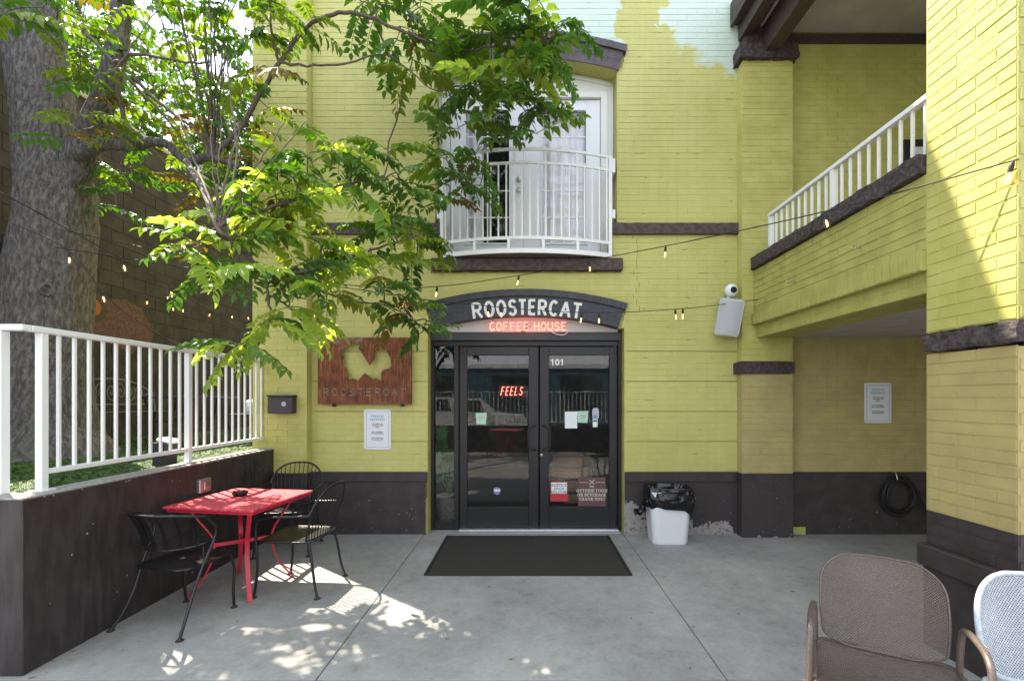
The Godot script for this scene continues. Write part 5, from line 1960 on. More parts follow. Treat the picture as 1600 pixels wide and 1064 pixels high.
func build_neon() -> void:
	var t := thing("neon_sign", "red neon sign over the doors reading COFFEE HOUSE", "sign")
	neon_word(t, "COFFEE HOUSE", -.425, 2.345, -.085, .062, .0165, .098, .0055)
	var sp := MB.new()
	for k in 12:
		var x := -.42 + k * .079
		sp.tube([Vector3(x, 2.40, -.144), Vector3(x, 2.40, -.090)], .004, 6)
	part(sp, "stand_off", M.black_plastic, t)
	var w := MB.new()
	w.tube(soft([Vector3(.28, 2.345, -.09), Vector3(.34, 2.305, -.06), Vector3(.42, 2.29, -.055), Vector3(.47, 2.31, -.06), Vector3(.49, 2.345, -.09)]), .0045, 6)
	part(w, "loop_tube", M.neon_glass, t)
	var wire := MB.new()
	wire.tube(soft([Vector3(-.06, 2.342, -.10), Vector3(-.03, 2.335, -.08), Vector3(.0, 2.36, -.09), Vector3(.01, 2.43, -.10)]), .005, 6)
	part(wire, "lead", M.cable, t)
	var l := OmniLight3D.new()
	l.name = "neon_light"
	l.position = Vector3(0, 2.40, -.04)
	l.light_color = Color(1.0, .33, .25)
	l.light_energy = .009
	l.light_size = .2
	l.omni_range = 3.0
	l.omni_attenuation = 2.0
	l.shadow_enabled = true
	add_child(l)
	var f := thing("feels_sign", "small orange-red neon word FEELS glowing inside the doors", "sign")
	neon_word(f, "FEELS", -.37, 1.60, -1.4, .046, .020, .125, .0055, .2)
	var bk := MB.new()
	bk.box(Vector3(-.40, 1.57, -1.46), Vector3(.02, 1.75, -1.44), .004)
	bk.tube([Vector3(-.12, 1.75, -1.45), Vector3(-.12, 2.78, -1.45)], .004, 6)
	part(bk, "backboard", M.black_plastic, f)

func build_lawn_things() -> void:
	# cast iron bench in front of the mural
	var G := .955
	var t := thing("garden_bench", "ornate cast metal bench with scrolled arched back on the lawn", "bench", Vector3(-5.28, G, -.78), deg_to_rad(70.0))
	var W := .52
	for sx: float in [-1.0, 1.0]:
		for q: Array in [[.18, .02], [-.20, -.06]]:
			var b := MB.new()
			b.tube(soft([Vector3(sx * W, .42, q[0]), Vector3(sx * (W - .02), .2, q[0] + q[1] * .3), Vector3(sx * W, 0, q[0] + q[1])]), .017, 7)
			part(b, "leg", M.iron, t)
		var a := MB.new()
		a.tube(soft([Vector3(sx * W, .42, .20), Vector3(sx * (W + .02), .58, .20), Vector3(sx * W, .63, .10), Vector3(sx * W, .62, -.22)]), .015, 7)
		part(a, "arm", M.iron, t)
	for k in 6:
		boxed("seat_slat", M.iron, t, Vector3(-W, .415, -.20 + k * .07), Vector3(W, .428, -.15 + k * .07), .003)
	var hoop := []
	for k in 21:
		var u := lerpf(-1, 1, k / 20.0)
		hoop.append(Vector3(u * W, .86 - .20 * pow(absf(u), 2.4), -.27))
	var hb := MB.new()
	hb.tube(hoop, .014, 7)
	hb.tube([Vector3(-W, .42, -.22), Vector3(-W, .66, -.27)], .014, 7)
	hb.tube([Vector3(W, .42, -.22), Vector3(W, .66, -.27)], .014, 7)
	hb.tube([Vector3(-W, .52, -.24), Vector3(W, .52, -.24)], .012, 7)
	part(hb, "back_frame", M.grey_wood, t)
	for k in 9:
		var u := lerpf(-.86, .86, k / 8.0)
		var top := .86 - .20 * pow(absf(u), 2.4)
		var sc := MB.new()
		var sp := []
		for j in 22:
			var a := j * .48 + (0.0 if k % 2 else PI)
			var rr := .012 + .0042 * j
			sp.append(Vector3(u * W + rr * cos(a) * .62, lerpf(.52, top, .5) + rr * sin(a) * (top - .52) * 4.2, -.255))
		sc.tube(sp, .008, 5)
		part(sc, "scroll", M.grey_wood, t)
	# black patio table behind the railing
	var tb := thing("patio_table", "black metal patio table behind the railing beside the bench", "table", Vector3(-4.35, G, -.75), .3)
	boxed("table_top", M.iron, tb, Vector3(-.42, .60, -.40), Vector3(.42, .63, .40), .006)
	for sx: float in [-1.0, 1.0]:
		for sz: float in [-1.0, 1.0]:
			var b := MB.new()
			b.tube(soft([Vector3(sx * .38, .60, sz * .36), Vector3(sx * .33, .3, sz * .30), Vector3(sx * .37, 0, sz * .36)]), .014, 7)
			part(b, "leg", M.iron, tb)
	var tie := MB.new()
	tie.tube([Vector3(-.34, .32, -.31), Vector3(.34, .32, -.31)], .009, 6)
	tie.tube([Vector3(-.34, .32, .31), Vector3(.34, .32, .31)], .009, 6)
	part(tie, "stretcher", M.iron, tb)
	# stool with a pale round lantern near the house corner
	var sl := thing("patio_stool", "black metal stool on the lawn by the house corner", "stool", Vector3(-3.52, G, -.62))
	boxed("seat", M.iron, sl, Vector3(-.17, .38, -.17), Vector3(.17, .41, .17), .005)
	for sx: float in [-1.0, 1.0]:
		for sz: float in [-1.0, 1.0]:
			var b := MB.new()
			b.tube([Vector3(sx * .14, .38, sz * .14), Vector3(sx * .17, 0, sz * .17)], .012, 6)
			part(b, "leg", M.iron, sl)
	var ln := thing("round_lantern", "pale blue-white round lantern standing on the black stool", "lantern", Vector3(-3.50, G + .41, -.62))
	var lb := MB.new()
	lb.lathe([[.0, .0], [.05, .0], [.07, .03], [.085, .09], [.07, .15], [.045, .175], [.0, .18]], 18)
	part(lb, "globe", M.sign_white, ln)
	var ribs := MB.new()
	for k in 6:
		var rp := []
		for j in 9:
			var a := lerpf(-1.3, 1.3, j / 8.0)
			rp.append(Vector3(cos(TAU * k / 6) * cos(a) * .088, .09 + .088 * sin(a), sin(TAU * k / 6) * cos(a) * .088))
		ribs.tube(rp, .003, 5)
	part(ribs, "rib", M.sign_blue, ln)
	# bollard light
	var bl := thing("bollard_light", "short black bollard light with a pale cap on the lawn", "light", Vector3(-3.17, G, 1.27))
	boxed("post", M.black_plastic, bl, Vector3(-.06, 0, -.07), Vector3(.06, .22, .07), .006)
	var cap := MB.new()
	cap.xf = Transform3D(Basis(Vector3.BACK, -.2), Vector3(.02, .232, 0))
	cap.box(Vector3(-.055, -.015, -.075), Vector3(.075, .02, .065), .012)
	part(cap, "cap", M.white, bl)

# ---------------------------------------------------------------- string lights
func strand(label: String, pts: Array, bulbs: Array, drop := .012, size := .86) -> void:
	var t := thing("string_light", label, "string light", Vector3.ZERO, 0.0, "patio string lights")
	var line := soft(pts, 10)
	var c := MB.new()
	c.tube(line, .0042, 6)
	part(c, "cable", M.cable, t)
	for u: Variant in bulbs:
		var f: float = u * (line.size() - 1)
		var k := mini(int(f), line.size() - 2)
		var p: Vector3 = line[k].lerp(line[k + 1], f - k)
		var b := hub("bulb", t, p + Vector3(0, -drop, 0))
		b.rotation = Vector3(rnd(-.22, .22), 0, rnd(-.3, .3))
		var s := MB.new()
		s.lathe([[.0, -.050 * size], [.0135 * size, -.046 * size], [.0135 * size, -.012], [.008, .004], [.004, .016], [.0, .016]], 10)
		part(s, "socket", M.cable, b)
		var g := MB.new()
		g.lathe([[.0, -.128 * size], [.010 * size, -.126 * size], [.020 * size, -.115 * size], [.0235 * size, -.098 * size], [.020 * size, -.074 * size], [.012 * size, -.050 * size]], 12)
		part(g, "glass", M.bulb, b)
		var e := MB.new()
		e.tube([Vector3(0, -.058 * size, 0), Vector3(.003, -.08 * size, 0), Vector3(0, -.112 * size, 0)], [.0032, .0060, .0040], 6)
		part(e, "filament", M.filament, b)

func build_strings() -> void:
	strand("string light rising from the balcony corner to the right pillar", [Vector3(.89, 3.12, .17), Vector3(1.5, 2.975, 1.17), Vector3(2.08, 2.845, 2.18), Vector3(2.54, 2.79, 2.985)], [.25, .655, .985])
	strand("string light sagging from the balcony corner left into the tree", [Vector3(.89, 3.12, .17), Vector3(-.01, 2.905, .27), Vector3(-1.33, 2.72, .42), Vector3(-2.65, 2.84, .62), Vector3(-4.45, 3.16, .95)], [.075, .265, .43, .72])
	strand("string light looping low across the black arch to the porch corner", [Vector3(2.545, 2.64, .22), Vector3(1.64, 2.52, .32), Vector3(.53, 2.465, .42), Vector3(-.89, 2.58, .42), Vector3(-1.7, 2.66, .62), Vector3(-3.24, 2.82, .82), Vector3(-4.5, 3.0, .9)], [.158, .172, .30, .325, .425, .44, .56, .58])
	strand("string light hanging in front of the trunk down to the house corner", [Vector3(-4.1, 3.35, 3.1), Vector3(-3.89, 3.08, 1.92), Vector3(-3.88, 2.97, 1.32), Vector3(-3.53, 2.69, .82), Vector3(-3.24, 2.4, .32), Vector3(-3.05, 2.24, .14)], [.50, .62])
	strand("string light tied round the trunk falling towards the railing", [Vector3(-4.83, 3.2, .98), Vector3(-4.3, 2.94, .97), Vector3(-4.08, 2.55, .82), Vector3(-3.98, 2.37, .62), Vector3(-3.79, 2.14, .22), Vector3(-3.08, 1.95, .05)], [.2, .37])
	strand("string light with small bulbs fixed along the mural wall", [Vector3(-5.87, 3.12, -1.6), Vector3(-5.87, 3.1, -2.3), Vector3(-5.87, 3.17, -3.38), Vector3(-5.87, 3.35, -4.9)], [.18, .38, .46, .66, .8, .9], .0, .8)
	strand("string light hanging straight down the trunk behind the railing", [Vector3(-4.55, 2.4, .96), Vector3(-4.53, 2.0, .97), Vector3(-4.53, 1.82, .97)], [.35, .9], .0)

# ---------------------------------------------------------------- tree
func leaf_shape(pairs: int, sd: int) -> ArrayMesh:
	var r := RandomNumberGenerator.new()
	r.seed = sd
	var b := MB.new()
	var pt := func(u: float) -> Vector3: return Vector3(u * (1.0 - (.06 + .035 * (sd % 4)) * u), .14 * u - (.28 + .11 * (sd % 4)) * u * u, (.03 + .03 * (sd % 3)) * sin(u * 3.0 + sd))
	var rp := []
	for k in 7:
		rp.append(pt.call(k / 6.0))
	b.tube(rp, [.011, .010, .009, .008, .007, .006, .004], 4, false)
	var add := func(o: Vector3, d: Vector3, s: Vector3, l: float, w: float) -> void:
		l *= r.randf_range(.8, 1.15)
		var curl := r.randf_range(.0, .28)
		var up := s.cross(d).normalized()
		if up.y < 0:
			up = -up
		var m0 := o + d * l * .06
		var m1 := o + d * l * .5 - up * l * .02
		var tip := o + d * l * (1.0 - curl * .4) - up * l * curl
		var wl := o + d * l * .34 + s * w + up * w * .30
		var wr := o + d * l * .34 - s * w + up * w * .30
		var vl := o + d * l * .68 + s * w * .62 + up * w * .10
		var vr := o + d * l * .68 - s * w * .62 + up * w * .10
		b.tri(m0, m1, wl)
		b.tri(m1, vl, wl)
		b.tri(m1, tip, vl)
		b.tri(m0, wr, m1)
		b.tri(m1, wr, vr)
		b.tri(m1, vr, tip)
	for k in pairs:
		var u := lerpf(.18, .95, float(k) / (pairs - 1))
		var o: Vector3 = pt.call(u)
		var l := .325 * (1.0 - .35 * absf(u - .45)) * r.randf_range(.85, 1.12)
		for s: float in [-1.0, 1.0]:
			var d := Vector3(.38 + r.randf_range(-.15, .15), -.55 + r.randf_range(-.25, .2), s).normalized()
			var sd2 := d.cross(Vector3(0, 1, 0)).normalized()
			sd2 = (sd2 + Vector3(0, r.randf_range(-.35, .35), 0)).normalized()
			add.call(o + Vector3(r.randf_range(-.01, .01), 0, 0), d, sd2, l, l * .235)
	add.call(pt.call(1.0), Vector3(.8, -.6, 0).normalized(), Vector3.BACK, .26, .055)
	return b.mesh()

func build_tree() -> void:
	var t := thing("big_tree", "large grey-barked tree with long feathery leaves reaching across the front", "tree", Vector3.ZERO)
	# trunk
	var c := [[-4.98, .80, .55, .60], [-4.98, 1.0, .55, .50], [-4.98, 1.25, .55, .42], [-4.97, 1.7, .54, .385], [-4.97, 2.2, .53, .365], [-4.96, 2.6, .53, .35], [-4.91, 3.0, .52, .33], [-4.87, 3.4, .52, .315], [-4.87, 3.75, .52, .305], [-4.92, 4.1, .52, .27], [-4.99, 4.5, .52, .245], [-5.06, 5.0, .51, .24], [-5.16, 5.6, .50, .23], [-5.30, 6.4, .48, .21], [-5.42, 7.4, .45, .17]]
	var f := noise(1.3, 4, 111)
	var f2 := noise(5.0, 4, 112)
	var b := MB.new()
	var rings := []
	var sides := 72
	var lay_ := []
	for k in c.size() - 1:
		for s in 10:
			var u := s / 10.0
			lay_.append([lerpf(c[k][0], c[k + 1][0], u), lerpf(c[k][1], c[k + 1][1], u), lerpf(c[k][2], c[k + 1][2], u), lerpf(c[k][3], c[k + 1][3], u)])
	for q: Array in lay_:
		var ring := []
		for s in sides:
			var a := TAU * s / sides
			var o := Vector3(cos(a), 0, sin(a))
			var y: float = q[1]
			var rr: float = q[3]
			var root := clampf((1.7 - y) / .8, 0, 1)
			rr *= 1.0 + .05 * f.get_noise_3d(o.x * .8, y * .8, o.z * .8) * 2.0
			rr += root * root * .12 * (.5 + .5 * sin(a * 5.0 + .6))
			rr += .022 * f2.get_noise_3d(o.x * 1.2, y * .30, o.z * 1.2) + (.016 + .03 * root) * (1.0 - absf(f2.get_noise_3d(o.x * 2.6, y * .32 + 5.0, o.z * 2.6)) * 2.0)
			ring.append(Vector3(q[0], y, q[2]) + o * rr)
		rings.append(ring)
	smooth_rings(b, rings)
	part(b, "trunk", M.bark, t)
	# burl on the left side
	var bu := MB.new()
	var br := []
	for k in 25:
		var v := lerpf(-PI / 2, PI / 2, k / 24.0)
		var ring := []
		for s in 40:
			var a := TAU * s / 40
			var d := Vector3(cos(a) * cos(v), sin(v), sin(a) * cos(v))
			var g := 1.0 + .16 * f2.get_noise_3dv(d * 1.1) + .10 * f2.get_noise_3dv(d * 3.6)
			ring.append(Vector3(-5.36, 2.58, .72) + d * Vector3(.27, .66, .27) * g)
		br.append(ring)
	smooth_rings(bu, br)
	part(bu, "burl", M.burl, t)
	# knots
	for q: Array in [[-4.68, 2.62, .80, .055], [-4.70, 2.18, .82, .075]]:
		var kb := MB.new()
		var ring := []
		for j in 17:
			var a := TAU * j / 16
			ring.append(Vector3(q[0] + cos(a) * q[3] * .6, q[1] + sin(a) * q[3], q[2] - cos(a) * q[3] * .6))
		kb.tube(ring, .014, 7, false)
		part(kb, "knot", M.bark, t)
	# boughs
	var nodes := []
	var idx := 0
	var limbs := BOUGHS.duplicate()
	limbs.append([[-5.2, 6.0, .5, .15], [-4.5, 6.3, 1.9, .12], [-3.2, 6.2, 3.6, .09], [-1.7, 5.8, 4.9, .06], [-.3, 5.5, 6.2, .03]])
	limbs.append([[-3.2, 6.2, 3.6, .05], [-2.9, 5.8, 4.8, .04], [-2.6, 5.4, 6.6, .02]])
	for k in 10:
		# upright suckers crowding the bough, and a fan lower down
		var x := rnd(-.5, .45)
		limbs.append([[-3.13 + rnd(-.08, .08), 3.93, .72, .010], [-3.13 + x * .4, 4.5, .72 + rnd(-.1, .15), .008], [-3.13 + x * .8, 5.1, .75 + rnd(-.2, .3), .006], [-3.13 + x * 1.2, 5.9, .8 + rnd(-.3, .3), .004]])
	for k in 26:
		# thin bare shoots all through the upper crown
		var o := Vector3(rnd(-4.5, -2.5), rnd(3.9, 4.9), rnd(.4, 1.2))
		var d := Vector3(rnd(-.35, .35), rnd(.5, .95), rnd(-.2, .3))
		limbs.append([[o.x, o.y, o.z, .007], [o.x + d.x * .4, o.y + d.y * .4, o.z + d.z * .4, .006], [o.x + d.x, o.y + d.y, o.z + d.z, .0045], [o.x + d.x * 1.5, o.y + d.y * 1.7, o.z + d.z * 1.5, .003]])
	for k in 6:
		var x := rnd(-.55, .5)
		limbs.append([[-2.15, 2.75, 2.1, .009], [-2.15 + x * .3, 3.05, 2.05, .007], [-2.15 + x * .7, 3.35, 1.95, .0055], [-2.15 + x, 3.65, 1.85, .004]])
	for bo: Array in limbs:
		var pts := []
		for q: Array in bo:
			pts.append(Vector3(q[0], q[1], q[2]))
		var sm := soft(pts, 5)
		var rad := []
		for k in sm.size():
			var u := float(k) / (sm.size() - 1) * (bo.size() - 1)
			var j := mini(int(u), bo.size() - 2)
			rad.append(lerpf(bo[j][3], bo[j + 1][3], u - j) * .82)
			sm[k] += Vector3(rnd(-.008, .008), rnd(-.008, .008), rnd(-.008, .008))
			nodes.append(sm[k])
		var mb := MB.new()
		mb.tube(sm, rad, 14 if rad[0] > .06 else 7)
		part(mb, "bough", M.bark if rad[0] > .06 else M.twig, t)
		idx += 1
	# twigs and leaves
	var shapes := [leaf_shape(8, 1), leaf_shape(7, 2), leaf_shape(9, 3), leaf_shape(5, 4), leaf_shape(6, 5), leaf_shape(10, 6)]
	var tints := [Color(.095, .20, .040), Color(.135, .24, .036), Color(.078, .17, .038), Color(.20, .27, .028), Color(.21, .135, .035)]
	var leaves := []
	var eye := Vector3(0, 1.56, 5.42)
	var all := TUFTS.duplicate()
	for k in 84:
		all.append([rnd(-4.6, 1.2), rnd(4.4, 5.9), rnd(3.4, 8.2), 8, .46])
	for q: Array in all:
		var tip := Vector3(q[0], q[1], q[2])
		var best: Vector3 = nodes[0]
		for p: Vector3 in nodes:
			if p.distance_squared_to(tip) < best.distance_squared_to(tip):
				best = p
		var mid := best.lerp(tip, .5) + Vector3(rnd(-.06, .06), rnd(.0, .10), rnd(-.06, .06))
		var path := soft([best, mid, tip], 5)
		var tw := MB.new()
		tw.tube(path, [.0085, .008, .0075, .007, .0065, .006, .0055, .005, .0045, .004, .0035], 5)
		part(tw, "twig", M.twig, t)
		var n: int = maxi(2, roundi(float(q[3]) * .56))
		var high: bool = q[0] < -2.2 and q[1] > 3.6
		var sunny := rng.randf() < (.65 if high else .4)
		var spots := []
		for k in n:
			spots.append([tip, TAU * k / n + rnd(-.5, .5), rnd(-.55, .5), rnd(.7, 1.15)])
		for k in 2:
			spots.append([path[rng.randi_range(4, 9)], rnd(0, TAU), rnd(-.2, .5), rnd(.6, .95)])
		for s: Array in spots:
			var bs := Basis(Vector3.UP, s[1]) * Basis(Vector3.BACK, s[2]) * Basis(Vector3.RIGHT, rnd(-.5, .5))
			var l: float = q[4] * s[3] * 1.18
			var ti := rng.randi_range(0, 2)
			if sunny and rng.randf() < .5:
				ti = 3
			elif rng.randf() < (.16 if high else .05):
				ti = 4
			var at: Vector3 = s[0]
			# stay clear of the house front
			var end := at + bs * Vector3(l, 0, 0)
			if end.z < .16:
				continue
			leaves.append([l / at.distance_to(eye), Transform3D(bs.scaled(Vector3.ONE * l), at), rng.randi_range(0, 5), ti])
	leaves.sort_custom(func(x: Array, y: Array) -> bool: return x[0] > y[0])
	var mats := []
	for c2: Color in tints:
		mats.append(leafm(c2.r, c2.g, c2.b, .47))
	for k in mini(300, leaves.size()):
		var o := inst(shapes[leaves[k][2]], "leaf", mats[leaves[k][3]], t)
		o.transform = leaves[k][1]
	var wm := leafm(1, 1, 1, .47)
	wm.vertex_color_use_as_albedo = true
	for sidx in 6:
		var pick := []
		for k in range(300, leaves.size()):
			if leaves[k][2] == sidx:
				pick.append(leaves[k])
		var mm := MultiMesh.new()
		mm.transform_format = MultiMesh.TRANSFORM_3D
		mm.use_colors = true
		mm.mesh = shapes[sidx]
		mm.instance_count = pick.size()
		for k in pick.size():
			mm.set_instance_transform(k, pick[k][1])
			var g := rnd(.85, 1.2)
			var c3: Color = tints[pick[k][3]]
			mm.set_instance_color(k, Color(c3.r * g, c3.g * g, c3.b * g))
		var mi := MultiMeshInstance3D.new()
		mi.multimesh = mm
		mi.material_override = wm
		mi.name = "crown"
		t.add_child(mi, true)
		mi.set_meta("kind", "stuff")
	print("leaves ", leaves.size())
	# trees beyond the wall
	for q: Array in [[Vector3(-11.2, 0, -5.2), 10.0, 3.0, 800, "sunlit tree standing behind the dark block wall"], [Vector3(-8.7, 0, -9.5), 10.2, 2.6, 620, "sunlit tree standing far behind at the end of the passage"]]:
		var bt := thing("background_tree", q[4], "tree", q[0], 0.0, "trees behind the wall")
		var tr := MB.new()
		tr.tube(soft([Vector3(0, 0, 0), Vector3(.1, 2.2, 0), Vector3(-.1, 5.6, .1), Vector3(.1, 9.6, 0)]), .16, 12)
		for k in 7:
			var a := k * 2.4
			tr.tube(soft([Vector3(0, 5.2 + k * .5, 0), Vector3(cos(a) * .8, 6.4 + k * .5, sin(a) * .8), Vector3(cos(a) * 1.8, 7.2 + k * .55, sin(a) * 1.8)]), .045, 6)
		part(tr, "trunk", M.bark, bt)
		var mm := MultiMesh.new()
		mm.transform_format = MultiMesh.TRANSFORM_3D
		mm.use_colors = true
		mm.mesh = shapes[0]
		var n: int = q[3]
		mm.instance_count = n
		for k in n:
			var d := Vector3(rng.randfn(), rng.randfn() * .8, rng.randfn()).normalized() * pow(rng.randf(), .4) * float(q[2])
			d *= 1.0 + .3 * f.get_noise_3dv(d)
			var bs := Basis(Vector3.UP, rnd(0, TAU)) * Basis(Vector3.BACK, rnd(-.5, .6))
			mm.set_instance_transform(k, Transform3D(bs.scaled(Vector3.ONE * rnd(.45, .8)), Vector3(0, float(q[1]) - 1.2, 0) + d))
			var g := rnd(.8, 1.35)
			mm.set_instance_color(k, Color(.10 * g, .17 * g, .028 * g))
		var mi := MultiMeshInstance3D.new()
		mi.multimesh = mm
		mi.material_override = wm
		mi.name = "crown"
		bt.add_child(mi)
		mi.set_meta("kind", "stuff")

func smooth_rings(b: MB, rings: Array) -> void:
	var n: int = rings[0].size()
	var m := rings.size()
	var base := b.v.size()
	for k in m:
		for s in n:
			var du: Vector3 = rings[k][(s + 1) % n] - rings[k][(s - 1 + n) % n]
			var dv: Vector3 = rings[mini(k + 1, m - 1)][s] - rings[maxi(k - 1, 0)][s]
			b.put(rings[k][s], dv.cross(du).normalized())
	for k in m - 1:
		for s in n:
			var a := base + k * n + s
			var c := base + k * n + (s + 1) % n
			b.i.append_array(PackedInt32Array([a, c, a + n, c, c + n, a + n]))

func build_litter() -> void:
	# fallen leaflets and grit along the walls
	var b := MB.new()
	b.tinted = true
	for k in 190:
		var x := rnd(-2.8, 2.4)
		var z := rnd(.05, 2.9)
		if k % 3 == 0:
			x = -2.82 + absf(rng.randfn(0, .08)) + .01
		elif k % 3 == 1:
			z = absf(rng.randfn(0, .10)) + .03
		if absf(x) < .95 and z < 1.3:
			continue
		var s := rnd(.006, .028) if k % 4 == 0 else rnd(.003, .009)
		b.xf = Transform3D(Basis(Vector3.UP, rnd(0, TAU)), Vector3(x, .0015, z))
		b.col = Color(.16, .12, .05).lerp(Color(.05, .035, .025), rng.randf()) if k % 4 else Color(.14, .15, .04)
		b.quad(Vector3(-s, .0, 0), Vector3(-s * .1, .001, s * .38), Vector3(s, rnd(.001, .006), 0), Vector3(-s * .1, .003, -s * .38))
	var m := plainm(1, 1, 1, .8)
	m.vertex_color_use_as_albedo = true
	tag(part(b, "leaf_litter", m, self), "fallen leaflets and grit scattered on the concrete patio", "litter", "", "stuff")
	var c := MB.new()
	for k in 90:
		var left := k % 3 == 0
		var x := rnd(-2.42, -1.15) if left else rnd(1.3, 5.0)
		var y := absf(rng.randfn(0, .22)) + .01
		if y > .68:
			continue
		var s := rnd(.002, .007)
		var z := .0035
		if x > 2.38 and x < 3.02:
			z = .1302
		c.xf = Transform3D(Basis(Vector3.BACK, rnd(0, TAU)), Vector3(x, y, z + (.02 if y > .59 and x < 2.4 else .0)))
		c.prism(PackedVector2Array([Vector2(-s, -s * .6), Vector2(s * .8, -s), Vector2(s, s * .5), Vector2(-s * .3, s)]), 0, .0008)
	tag(part(c, "paint_flecks", M.cap, self), "pale flecks where the dark plinth paint has chipped off", "flecks", "", "stuff")

# ---------------------------------------------------------------- inside and across the street (mirrored in the glass)
func build_inside() -> void:
	var t := thing("potted_plant", "large-leaved green potted plant behind the narrow side glass", "plant", Vector3(-.98, .0, -.62))
	var pot := MB.new()
	pot.lathe([[.0, .0], [.13, .0], [.17, .30], [.18, .32], [.16, .32], [.15, .28], [.0, .28]], 20)
	part(pot, "pot", M.grey_wood, t)
	for k in 11:
		var a := rnd(0, TAU)
		var h := rnd(.55, 1.25)
		var o := Vector3(cos(a) * .16, h, sin(a) * .16 + .06)
		var st := MB.new()
		st.tube(soft([Vector3(0, .28, 0), Vector3(o.x * .3, h * .7, o.z * .3), o]), .008, 6)
		part(st, "stem", M.monstera, t)
		var lf := MB.new()
		lf.xf = Transform3D(Basis(Vector3.UP, rnd(-.9, .9)) * Basis(Vector3.RIGHT, rnd(-.2, .6)), o)
		var p := PackedVector2Array()
		var s := rnd(.13, .20)
		for j in 29:
			var u := TAU * j / 28.0
			var rr := s * (.75 + .25 * cos(u + PI / 2)) * (.62 if j % 4 == 2 and j > 2 and j < 26 else 1.0)
			p.append(Vector2(sin(u) * rr * .9, -cos(u) * rr - s * .5))
		p.resize(28)
		lf.prism(p, 0, .003)
		part(lf, "leaf", M.monstera, t)
	var br := thing("barrel_table", "brown wooden barrel standing inside the right-hand door", "barrel", Vector3(.62, .002, -1.15))
	var bb := MB.new()
	bb.lathe([[.0, .0], [.24, .0], [.285, .22], [.30, .38], [.285, .56], [.24, .76], [.0, .76]], 24)
	part(bb, "staves", M.barrel, br)
	for y: float in [.14, .30, .48, .64]:
		var h := MB.new()
		h.lathe([[.272 + .03 * (1.0 - absf(y - .38) * 3.0), y - .02], [.276 + .03 * (1.0 - absf(y - .38) * 3.0), y + .02]], 24)
		part(h, "hoop", M.iron, br)

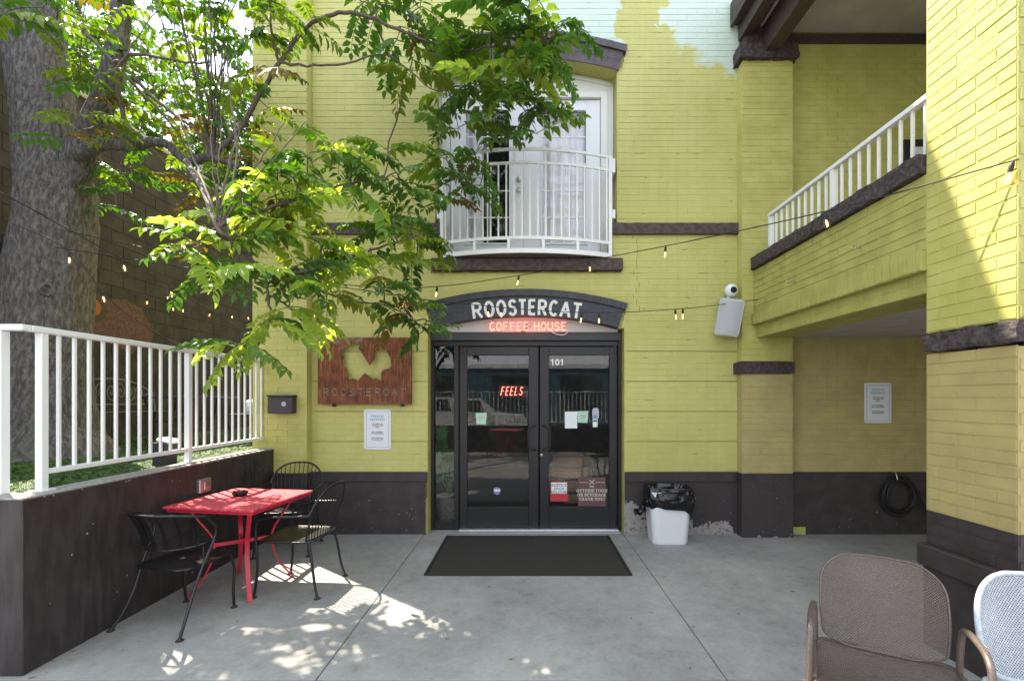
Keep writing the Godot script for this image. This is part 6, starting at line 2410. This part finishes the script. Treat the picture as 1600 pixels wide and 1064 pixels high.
func build_street() -> void:
	# low wall and railing between patio and street, behind the camera
	var t := thing("street_fence", "grey picket railing on a low wall mirrored in the door glass", "fence", Vector3(0, 0, 8.0))
	boxed("low_wall", M.base, t, Vector3(-6, 0, .0), Vector3(5, .75, .2), .01)
	boxed("top_rail", M.white, t, Vector3(-6, 1.72, .07), Vector3(5, 1.76, .13), .004)
	boxed("bottom_rail", M.white, t, Vector3(-6, .84, .08), Vector3(5, .87, .12), .003)
	var pk := MB.new()
	pk.box(Vector3(-.016, .8705, .088), Vector3(.016, 1.7195, .112))
	var pm := pk.mesh()
	for k in 88:
		inst(pm, "picket", M.white, t, Vector3(-5.95 + k * .122, 0, 0))
	red_table("square red metal cafe table mirrored in the door glass", Vector3(-.5, 0, 6.7), .2)
	iron_chair(1, "black iron chair mirrored in the door glass beside a red table", Vector3(-1.25, 0, 6.6), 1.5)
	# parked car
	var c := thing("parked_car", "white parked car mirrored in the door glass", "car", Vector3(-2.2, 0, 11.2))
	var body := MB.new()
	body.xf = Transform3D(Basis(), Vector3(0, 0, -.85))
	body.prism(PackedVector2Array([Vector2(-2.2, .35), Vector2(2.2, .35), Vector2(2.25, .75), Vector2(2.05, .95), Vector2(1.1, 1.02), Vector2(.5, 1.55), Vector2(-1.3, 1.6), Vector2(-1.95, 1.1), Vector2(-2.25, 1.0)]), 0, 1.7)
	part(body, "body", M.car_white, c)
	for q: Array in [[-1.5, 1.12, -.35, 1.52], [-.28, 1.10, .75, 1.48]]:
		var w := MB.new()
		w.prism(PackedVector2Array([Vector2(q[0], q[1]), Vector2(q[2], q[1] - .02), Vector2(q[2] - .12, q[3]), Vector2(q[0] + .22, q[3])]), -.856, -.851)
		part(w, "side_window", M.dark_glass, c)
	for x: float in [-1.4, 1.4]:
		for z: float in [-.80, .80]:
			var w := MB.new()
			w.xf = Transform3D(Basis(Vector3.RIGHT, PI / 2), Vector3(x, .33, z))
			w.lathe([[.0, -.11], [.20, -.11], [.33, -.09], [.33, .09], [.20, .11], [.0, .11]], 24)
			part(w, "wheel", M.black_plastic, c)
	boxed("tail_light", M.sticker_red, c, Vector3(-2.26, .80, -.84), Vector3(-2.20, .98, -.60), .01)
	# building over the road
	var h := thing("street_building", "dark teal low building across the street mirrored in the glass", "building", Vector3(0, 0, 22))
	boxed("wall", M.teal, h, Vector3(-16, 0, 0), Vector3(14, 3.3, 6))
	boxed("parapet", M.far_wall, h, Vector3(-16.1, 3.3, -.1), Vector3(14.1, 3.55, 6.1))
	for k in 7:
		boxed("window", M.dark_glass, h, Vector3(-14 + k * 4, .9, -.03), Vector3(-11.6 + k * 4, 2.9, -.001))
	var p := thing("utility_pole", "grey utility pole across the street mirrored in the glass", "pole", Vector3(.6, 0, 14))
	var pb := MB.new()
	pb.tube([Vector3.ZERO, Vector3(0, 9, 0)], .15, 12)
	part(pb, "shaft", M.grey_wood, p)
	boxed("cross_arm", M.grey_wood, p, Vector3(-1.1, 8.2, -.06), Vector3(1.1, 8.35, .06))
	# pale building seen over the block wall
	var f := thing("white_building", "tall white building glimpsed behind the trees at top left", "building", Vector3(-9, 0, -20))
	boxed("wall", M.far_wall, f, Vector3(-9, 0, -6), Vector3(7, 14, 0))
	for r in 4:
		for k in 7:
			var x := -8.0 + k * 2.15
			var w := hub("window", f, Vector3(x, 2.0 + r * 3.0, 0))
			boxed("pane", M.dark_glass, w, Vector3(0, 0, .002), Vector3(1.0, 1.5, .02))
			boxed("sill", M.cap, w, Vector3(-.08, -.1, .0), Vector3(1.08, -.002, .12))

# ---------------------------------------------------------------- main
func _ready() -> void:
	var cam := Camera3D.new()
	cam.name = "camera"
	cam.near = .05
	cam.far = 800.0
	cam.projection = Camera3D.PROJECTION_FRUSTUM
	cam.size = 2.0 * .05 * 532.0 / 740.0
	cam.frustum_offset = Vector2(-22.0, 90.0) / 740.0 * .05
	cam.position = Vector3(0, 1.56, 5.421)
	add_child(cam)
	cam.current = true
	var env := Environment.new()
	env.background_mode = Environment.BG_SKY
	var sky := Sky.new()
	var sm := ProceduralSkyMaterial.new()
	sm.sky_top_color = Color(.78, .82, .90)
	sm.sky_horizon_color = Color(.96, .955, .95)
	sm.sky_curve = .16
	sm.ground_bottom_color = Color(.30, .29, .28)
	sm.ground_horizon_color = Color(.55, .55, .55)
	sm.sun_angle_max = 20.0
	sky.sky_material = sm
	env.sky = sky
	env.background_energy_multiplier = 1.0
	env.tonemap_mode = Environment.TONE_MAPPER_LINEAR
	env.tonemap_exposure = 3.85
	env.sdfgi_enabled = true
	env.ssao_enabled = true
	env.ssil_enabled = true
	var we := WorldEnvironment.new()
	we.name = "world"
	we.environment = env
	add_child(we)
	var sun := DirectionalLight3D.new()
	sun.name = "sun"
	sun.light_energy = 1.5
	sun.light_angular_distance = .5
	sun.light_color = Color(1.0, .95, .86)
	sun.shadow_enabled = true
	add_child(sun)
	sun.look_at_from_position(Vector3.ZERO, Vector3(.50, -1.0, .40), Vector3.UP)
	rng.seed = 20240611
	make_glyphs()
	make_materials()
	print("materials ", Time.get_ticks_msec())
	build_ground()
	build_house()
	print("house ", Time.get_ticks_msec())
	build_porch()
	build_planter()
	build_railing()
	build_left_wall()
	print("setting ", Time.get_ticks_msec())
	build_objects()
	build_strings()
	print("objects ", Time.get_ticks_msec())
	build_inside()
	build_litter()
	build_street()
	build_tree()
	print("done ", Time.get_ticks_msec())
